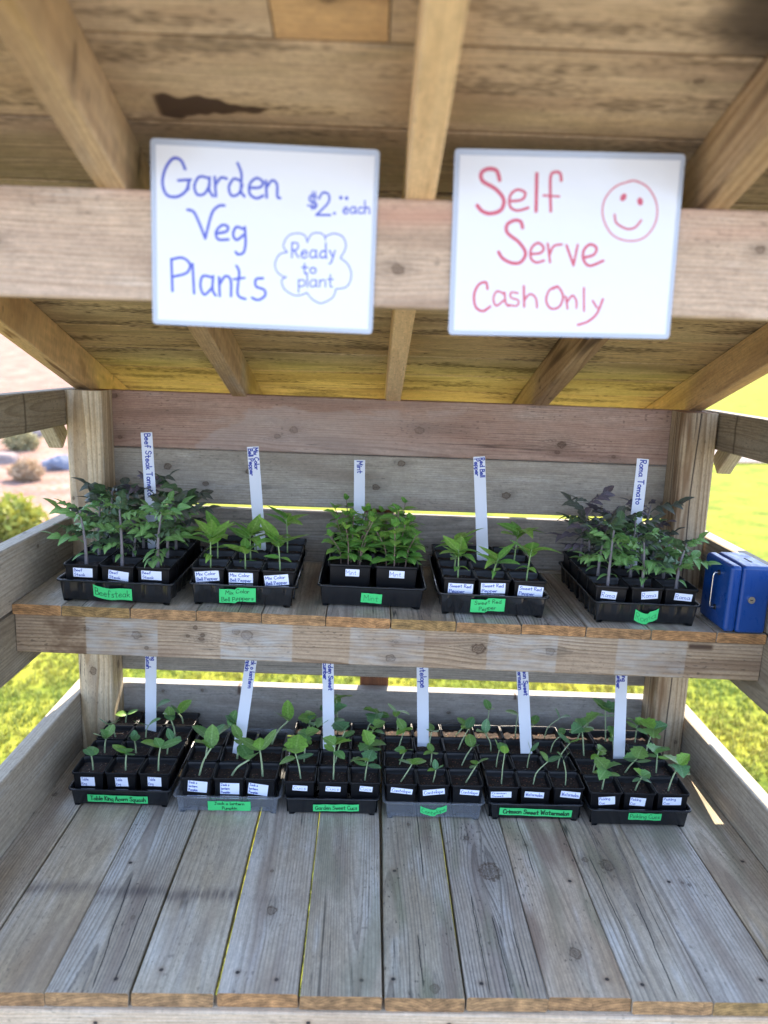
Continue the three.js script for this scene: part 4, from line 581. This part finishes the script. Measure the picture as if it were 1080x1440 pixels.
function tray(spec) {
  const { x0, x1, zf, d, y, tilt = 0, h = 0.045, taper = 0.014, flutes = 0, mat, name, label, tape, tapeW, tapeH, tapeX = 0, tapeY = -0.001, tapeKind, tapeRot = 0, cols = 3, rows = 4, pot = 0.077, potH = 0.082, px = pot + 0.001, pz = pot + 0.002, kind, plant, tag, tagW = 0.034, tagH = 0.016, has, group, sc = () => 1, dark, drop = 0 } = spec;
  const w = x1 - x0, cx = (x0 + x1) / 2, cz = zf - d / 2, t = thing('plant_tray', label, 'tray', [cx, y, cz], 'plant trays'); delete t.userData.group; tiltQ(t, tilt); t.rotation.y = (rngOf(Math.floor(x0 * 5000) + 9000)() - 0.5) * 0.024;
  part('tray_body', trayGeo(w, d, h, taper, flutes), mat, t);
  const tm = part('tape', tapeGeo(tapeW, tapeH, tapeKind), tapeMat(tapeTex(tape, tapeW / tapeH)), t); tm.userData.label = 'green tape handwritten ' + tape.join(' ');
  const lean = Math.atan2(taper - 0.007, h - 0.013); tm.position.set(tapeX, h * 0.47 + tapeY, d / 2 - (taper + 0.007) / 2 + 0.0022); tm.rotation.set(lean, 0, tapeRot, 'XYZ');
  const tt = tag.map((l) => new THREE.MeshPhysicalMaterial({ map: tagTex(l), roughness: 0.6 }));
  for (let r = 0; r < rows; r++) for (let c = 0; c < cols; c++) {
    const R = rngOf(900 + potSeed++ * 7919), ox = (c - (cols - 1) / 2) * px + (R() - 0.5) * 0.002, oz = d / 2 - drop - 0.0145 - pot / 2 - r * pz + (R() - 0.5) * 0.002, front = r === 0;
    const alive = has ? has(r, c) : 1, rowT = ['beside the green tape', 'one row behind the green tape', 'two rows behind the green tape', 'by the back boards'][r], colT = c === cols - 1 ? 'cash box end' : c === 0 ? 'away from cash box' : 'middle file';
    const o = thing('potted_' + plant.replace(/ /g, '_'), `black pot ${alive ? 'with' : 'awaiting'} ${plant}, ${rowT}, ${colT}`, 'potted plant', [cx + ox, y + 0.002 + ox * Math.sin(tilt), cz + oz], 'pots in the tray taped ' + tape.join(' '));
    tiltQ(o, tilt); o.rotation.y = (R() - 0.5) * 0.08;
    const pm = part('pot', potGeo(pot, potH), potBlack, o), sy = potH - 0.014;
    part('soil', soilGeo(pot - 0.013, Math.floor(R() * 4)), soilMat, o).position.y = sy;
    const inRow = front || R() < 0.3;
    if (inRow && tagW) { const g = new THREE.PlaneGeometry(tagW * (0.9 + 0.2 * R()), tagH * (0.95 + 0.1 * R()), 1, 1), m = part('tag', g, tt[c % tt.length], pm); m.position.set((R() - 0.5) * 0.012, potH - 0.008 - tagH / 2 - 0.006 * R(), pot / 2 - 0.0005 - (0.008 + tagH / 2) * 0.13); m.rotation.set(0.125, 0, (R() - 0.5) * 0.26); }
    if (alive) KINDS[kind](o, R, sy, (typeof alive === 'number' && alive !== 1 ? alive : 1) * sc(r, c) * (kind === 'tomato' || kind === 'mint' ? 0.93 + 0.14 * R() : 0.72 + 0.46 * R()), dark ? dark(r, c) : 0);
  }
}
const DK = -1.065, L = 'seedling';
const lower = { y: DK + 0.001, d: 0.345, h: 0.049, taper: 0.012, mat: blackTray, rows: 4 };
tray({ ...lower, x0: -0.692, x1: -0.447, zf: -1.652, label: 'black plastic tray taped Table King Acorn Squash beside the left side board', tape: ['Table King Acorn Squash'], tapeW: 0.142, tapeH: 0.02, tapeX: -0.005, tapeRot: -0.02, kind: 'squash', plant: 'squash seedling', tag: [['Table', 'King']], tagW: 0.032, tagH: 0.026, pz: 0.082, drop: 0.002 });
tray({ ...lower, x0: -0.441, x1: -0.187, zf: -1.632, mat: clearTray, label: 'clear plastic tray taped Jack o lantern Pumpkin on the deck', tape: ['Jack o lantern', 'Pumpkin'], tapeW: 0.1, tapeH: 0.026, tapeX: 0.005, kind: 'pumpkin', plant: 'pumpkin seedling', tag: [['Jack o', 'lantern', 'Pumpkin']], tagW: 0.046, tagH: 0.03, rows: 3, pot: 0.076, drop: 0.008, has: (r, c) => !(r === 1 && c === 2) });
tray({ ...lower, x0: -0.182, x1: 0.046, zf: -1.632, label: 'black plastic tray taped Garden Sweet Cucs on the deck', tape: ['Garden Sweet Cucs'], tapeW: 0.108, tapeH: 0.019, tapeX: 0.01, tapeRot: 0.02, kind: 'cucumber', plant: 'cucumber seedling', tag: [['Cucs']], tagW: 0.033, tagH: 0.014, pot: 0.0755, sc: (r, c) => 1.05, has: (r, c) => !(r === 2 && c === 0) });
tray({ ...lower, x0: 0.051, x1: 0.293, zf: -1.622, mat: clearTray, label: 'clear plastic tray with crooked green tape reading Cantelope', tape: ['Cantelope'], tapeW: 0.062, tapeH: 0.018, tapeX: 0.0, tapeY: 0.006, tapeKind: 'sag', kind: 'cantaloupe', plant: 'cantaloupe seedling', tag: [['Cantelope']], tagW: 0.05, tagH: 0.015, drop: 0.006, has: (r, c) => !(r === 3 && c === 1) });
tray({ ...lower, x0: 0.300, x1: 0.527, zf: -1.625, label: 'black plastic tray taped Crimson Sweet Watermelon on the deck', tape: ['Crimson Sweet Watermelon'], tapeW: 0.172, tapeH: 0.02, tapeX: 0.0, tapeY: 0.001, tapeRot: -0.025, kind: 'watermelon', plant: 'watermelon seedling', tag: [['Crimson', 'Sweet'], ['Watermelon'], ['Watermelon']], tagW: 0.05, tagH: 0.017, pot: 0.0765 });
tray({ ...lower, x0: 0.532, x1: 0.777, zf: -1.608, label: 'black plastic tray taped Pickling Cucs beside the sunlit right side board', tape: ['Pickling Cucs'], tapeW: 0.078, tapeH: 0.019, tapeX: 0.012, tapeY: 0.006, tapeRot: -0.02, kind: 'cucumber', plant: 'pickling cucumber seedling', tag: [['Pickling', 'Cuc']], tagW: 0.04, tagH: 0.022, pot: 0.0785, pz: 0.0785, sc: () => 0.92 });
const upT = (x0, x1) => ({ x0, x1, y: shelfY((x0 + x1) / 2) + 0.002, tilt: -0.019, d: 0.345, h: 0.052, taper: 0.012, mat: blackTray });
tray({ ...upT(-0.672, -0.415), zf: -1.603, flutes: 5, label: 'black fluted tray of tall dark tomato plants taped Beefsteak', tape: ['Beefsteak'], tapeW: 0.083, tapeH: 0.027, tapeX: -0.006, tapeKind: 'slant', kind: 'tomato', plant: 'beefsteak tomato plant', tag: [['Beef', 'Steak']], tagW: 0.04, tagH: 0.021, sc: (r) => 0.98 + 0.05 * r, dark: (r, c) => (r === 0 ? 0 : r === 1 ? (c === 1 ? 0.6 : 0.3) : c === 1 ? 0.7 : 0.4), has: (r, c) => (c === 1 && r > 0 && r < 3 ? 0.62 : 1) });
tray({ ...upT(-0.392, -0.156), zf: -1.618, mat: smokeTray, flutes: 4, label: 'glossy black tray of pepper seedlings taped Mix Color Bell Peppers', tape: ['Mix Color', 'Bell Peppers'], tapeW: 0.08, tapeH: 0.033, tapeX: -0.01, tapeKind: 'step', kind: 'pepper', plant: 'mixed pepper seedling', tag: [['Mix Color', 'Bell Pepper']], tagW: 0.05, tagH: 0.024, has: (r, c) => r === 0 || (r === 1 && c !== 2) || (r === 2 && c > 0) , sc: () => 1.05 });
tray({ ...upT(-0.111, 0.135), zf: -1.645, d: 0.33, label: 'black tray of bushy mint pots taped Mint', tape: ['Mint'], tapeW: 0.047, tapeH: 0.023, tapeX: 0.0, tapeRot: -0.05, kind: 'mint', plant: 'mint plant', cols: 2, rows: 3, pot: 0.1, potH: 0.092, px: 0.106, pz: 0.104, drop: 0.012, tag: [['Mint']], tagW: 0.032, tagH: 0.017, sc: (r) => 1.0 });
tray({ ...upT(0.157, 0.408), zf: -1.622, mat: smokeTray, flutes: 4, label: 'glossy black tray of pepper seedlings taped Sweet Red Pepper', tape: ['Sweet Red', 'Pepper'], tapeW: 0.076, tapeH: 0.031, tapeX: -0.012, tapeKind: 'step', kind: 'pepper', plant: 'red pepper seedling', tag: [['Sweet Red', 'Pepper']], tagW: 0.055, tagH: 0.024, has: (r, c) => r === 0 || (r === 1 && c === 0) || (r === 2 && c === 2), sc: (r, c) => (c === 2 ? 1.2 : 1.05) });
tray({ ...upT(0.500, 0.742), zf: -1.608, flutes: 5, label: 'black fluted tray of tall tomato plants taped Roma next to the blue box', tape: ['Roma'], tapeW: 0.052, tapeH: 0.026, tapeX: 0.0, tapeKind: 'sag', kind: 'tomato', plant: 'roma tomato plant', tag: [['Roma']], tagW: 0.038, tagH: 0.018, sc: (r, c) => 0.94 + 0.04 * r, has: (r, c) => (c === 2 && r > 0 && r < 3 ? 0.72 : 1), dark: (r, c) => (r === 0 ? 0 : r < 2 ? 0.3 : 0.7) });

// white plastic name stakes
const stakeMat = (tex) => new THREE.MeshPhysicalMaterial({ map: tex, roughness: 0.45, transmission: 0.08 });
function stake(label, base, top, w, lines) {
  const a = V3(...base), b = V3(...top), Lh = a.distanceTo(b), o = thing('name_stake', label, 'plant stake', base, undefined);
  const s = new THREE.Shape(), hw = w / 2; s.moveTo(-hw, Lh); s.lineTo(-hw, 0.006); s.quadraticCurveTo(-hw, -0.002, 0, -0.004); s.quadraticCurveTo(hw, -0.002, hw, 0.006); s.lineTo(hw, Lh); s.closePath();
  const g = new THREE.ExtrudeGeometry(s, { depth: 0.0009, bevelEnabled: false }), p = g.attributes.position, uv = g.attributes.uv; for (let i = 0; i < p.count; i++) uv.setXY(i, p.getX(i) / w + 0.5, p.getY(i) / Lh); 
  const tex = canvasTex(64, Math.round(64 * Lh / w), (ctx, cw, chh) => { ctx.fillStyle = '#dfe3ea'; ctx.fillRect(0, 0, cw, chh); pen(ctx, '#23359a', 4.6); const n = lines.length, cap = n > 1 ? 24 : 32; lines.forEach((t, i) => write(ctx, t, 8, 0, cap, n > 1 ? 1.2 : 1.14, ([x, y]) => [cw * (n > 1 ? (i ? 0.1 : 0.55) : 0.3) - y, x + (n > 1 && i ? 4 : 0)], 0.4, i + 2)); });
  const m = part('strip', g, stakeMat(tex), o); const Y = b.clone().sub(a).normalize(), Z = V3(0, 0.05, 1).addScaledVector(Y, -V3(0, 0.05, 1).dot(Y)).normalize(), X = Y.clone().cross(Z); m.quaternion.setFromRotationMatrix(new THREE.Matrix4().makeBasis(X, Y, Z));
}
const us = (x, z) => shelfY(x) + 0.07, ls = DK + 0.062;
stake('white stake reading Beef Steak Tomato standing among dark tomato plants', [-0.520, us(-0.54), -1.825], [-0.540, -0.192, -1.862], 0.0275, ['Beef Steak Tomato']);
stake('white stake reading Mix Color Bell Pepper among the pepper seedlings', [-0.266, us(-0.27), -1.86], [-0.288, -0.222, -1.885], 0.0285, ['Mix Color', 'Bell Pepper']);
stake('white stake reading Mint standing behind the mint', [-0.022, us(-0.02) + 0.01, -1.93], [-0.026, -0.257, -1.955], 0.028, ['Mint']);
stake('white stake reading Red Bell Pepper among the pepper seedlings', [0.289, us(0.29), -1.855], [0.27, -0.231, -1.885], 0.029, ['Red Bell', 'Pepper']);
stake('white stake reading Roma Tomato standing among the tomato plants', [0.648, us(0.67), -1.815], [0.663, -0.2205, -1.845], 0.029, ['Roma Tomato']);
stake('white stake ending in ing quash in the squash tray', [-0.566, ls, -1.905], [-0.557, -0.726, -1.905], 0.029, ['Table King', 'Acorn Squash']);
stake('leaning white stake reading Jack o lantern Pumpkin in the clear tray', [-0.316, ls, -1.798], [-0.281, -0.729, -1.818], 0.0285, ['Jack o lantern', 'Pumpkin']);
stake('white stake reading Garden Sweet Cucumber in the cucumber tray', [-0.085, ls, -1.806], [-0.092, -0.731, -1.816], 0.029, ['Garden Sweet', 'Cucumber']);
stake('white stake reading Cantelope in the cantaloupe tray', [0.160, ls, -1.852], [0.148, -0.745, -1.856], 0.030, ['Cantelope']);
stake('white stake reading Crimson Sweet Watermelon in the watermelon tray', [0.423, ls, -1.802], [0.394, -0.730, -1.812], 0.0295, ['Crimson Sweet', 'Watermelon']);
stake('white stake reading Pickling Cucumber in the pickling cucumber tray', [0.660, ls, -1.80], [0.645, -0.732, -1.804], 0.0295, ['Pickling', 'Cucumber']);

// ---------------------------------------------------------------- blue cash box standing on its side
{
  const o = thing('cash_box', 'blue metal cash box with lock, handle and coin slot beside the tomato tray', 'cash box', [0.830, shelfY(0.838) + 0.0015, -1.654]); o.rotation.z = -0.012; o.rotation.y = 0.0;
  const blue = std(0.006, 0.055, 0.24, 1, { roughnessMap: wornTex }), steel = std(0.75, 0.73, 0.70, 0.22, { metalness: 1 }), darkM = std(0.01, 0.01, 0.012, 0.6);
  part('lid', new RoundedBoxGeometry(0.026, 0.150, 0.132, 3, 0.009).translate(-0.0325, 0.076, 0), blue, o);
  part('body', new RoundedBoxGeometry(0.0655, 0.152, 0.134, 3, 0.008).translate(0.0135, 0.076, 0), blue, o);
  const h = part('handle', new THREE.TubeGeometry(new THREE.CatmullRomCurve3([V3(-0.045, 0.122, 0.012), V3(-0.056, 0.121, 0.012), V3(-0.058, 0.112, 0.012), V3(-0.058, 0.052, 0.012), V3(-0.056, 0.043, 0.012), V3(-0.045, 0.042, 0.012)], false, 'catmullrom', 0.2), 30, 0.002, 8), steel, o);
  for (const y of [0.042, 0.122]) part('handle_bracket', new THREE.CylinderGeometry(0.006, 0.007, 0.003, 12).rotateZ(Math.PI / 2).translate(-0.046, y, 0.012), darkM, o);
  const lk = part('lock', new THREE.CylinderGeometry(0.0078, 0.0085, 0.006, 24).rotateX(Math.PI / 2).translate(0.0045, 0.078, 0.0685), steel, o);
  part('keyhole', new THREE.BoxGeometry(0.006, 0.0016, 0.0008).translate(0.0045, 0.078, 0.0718), darkM, lk);
  part('coin_slot', new THREE.BoxGeometry(0.0035, 0.001, 0.034).translate(0.016, 0.1522, 0.01), darkM, o);
}

scene.traverse((o) => { if (o.isMesh) { o.castShadow = true; o.receiveShadow = true; } });
renderer.render(scene, camera);
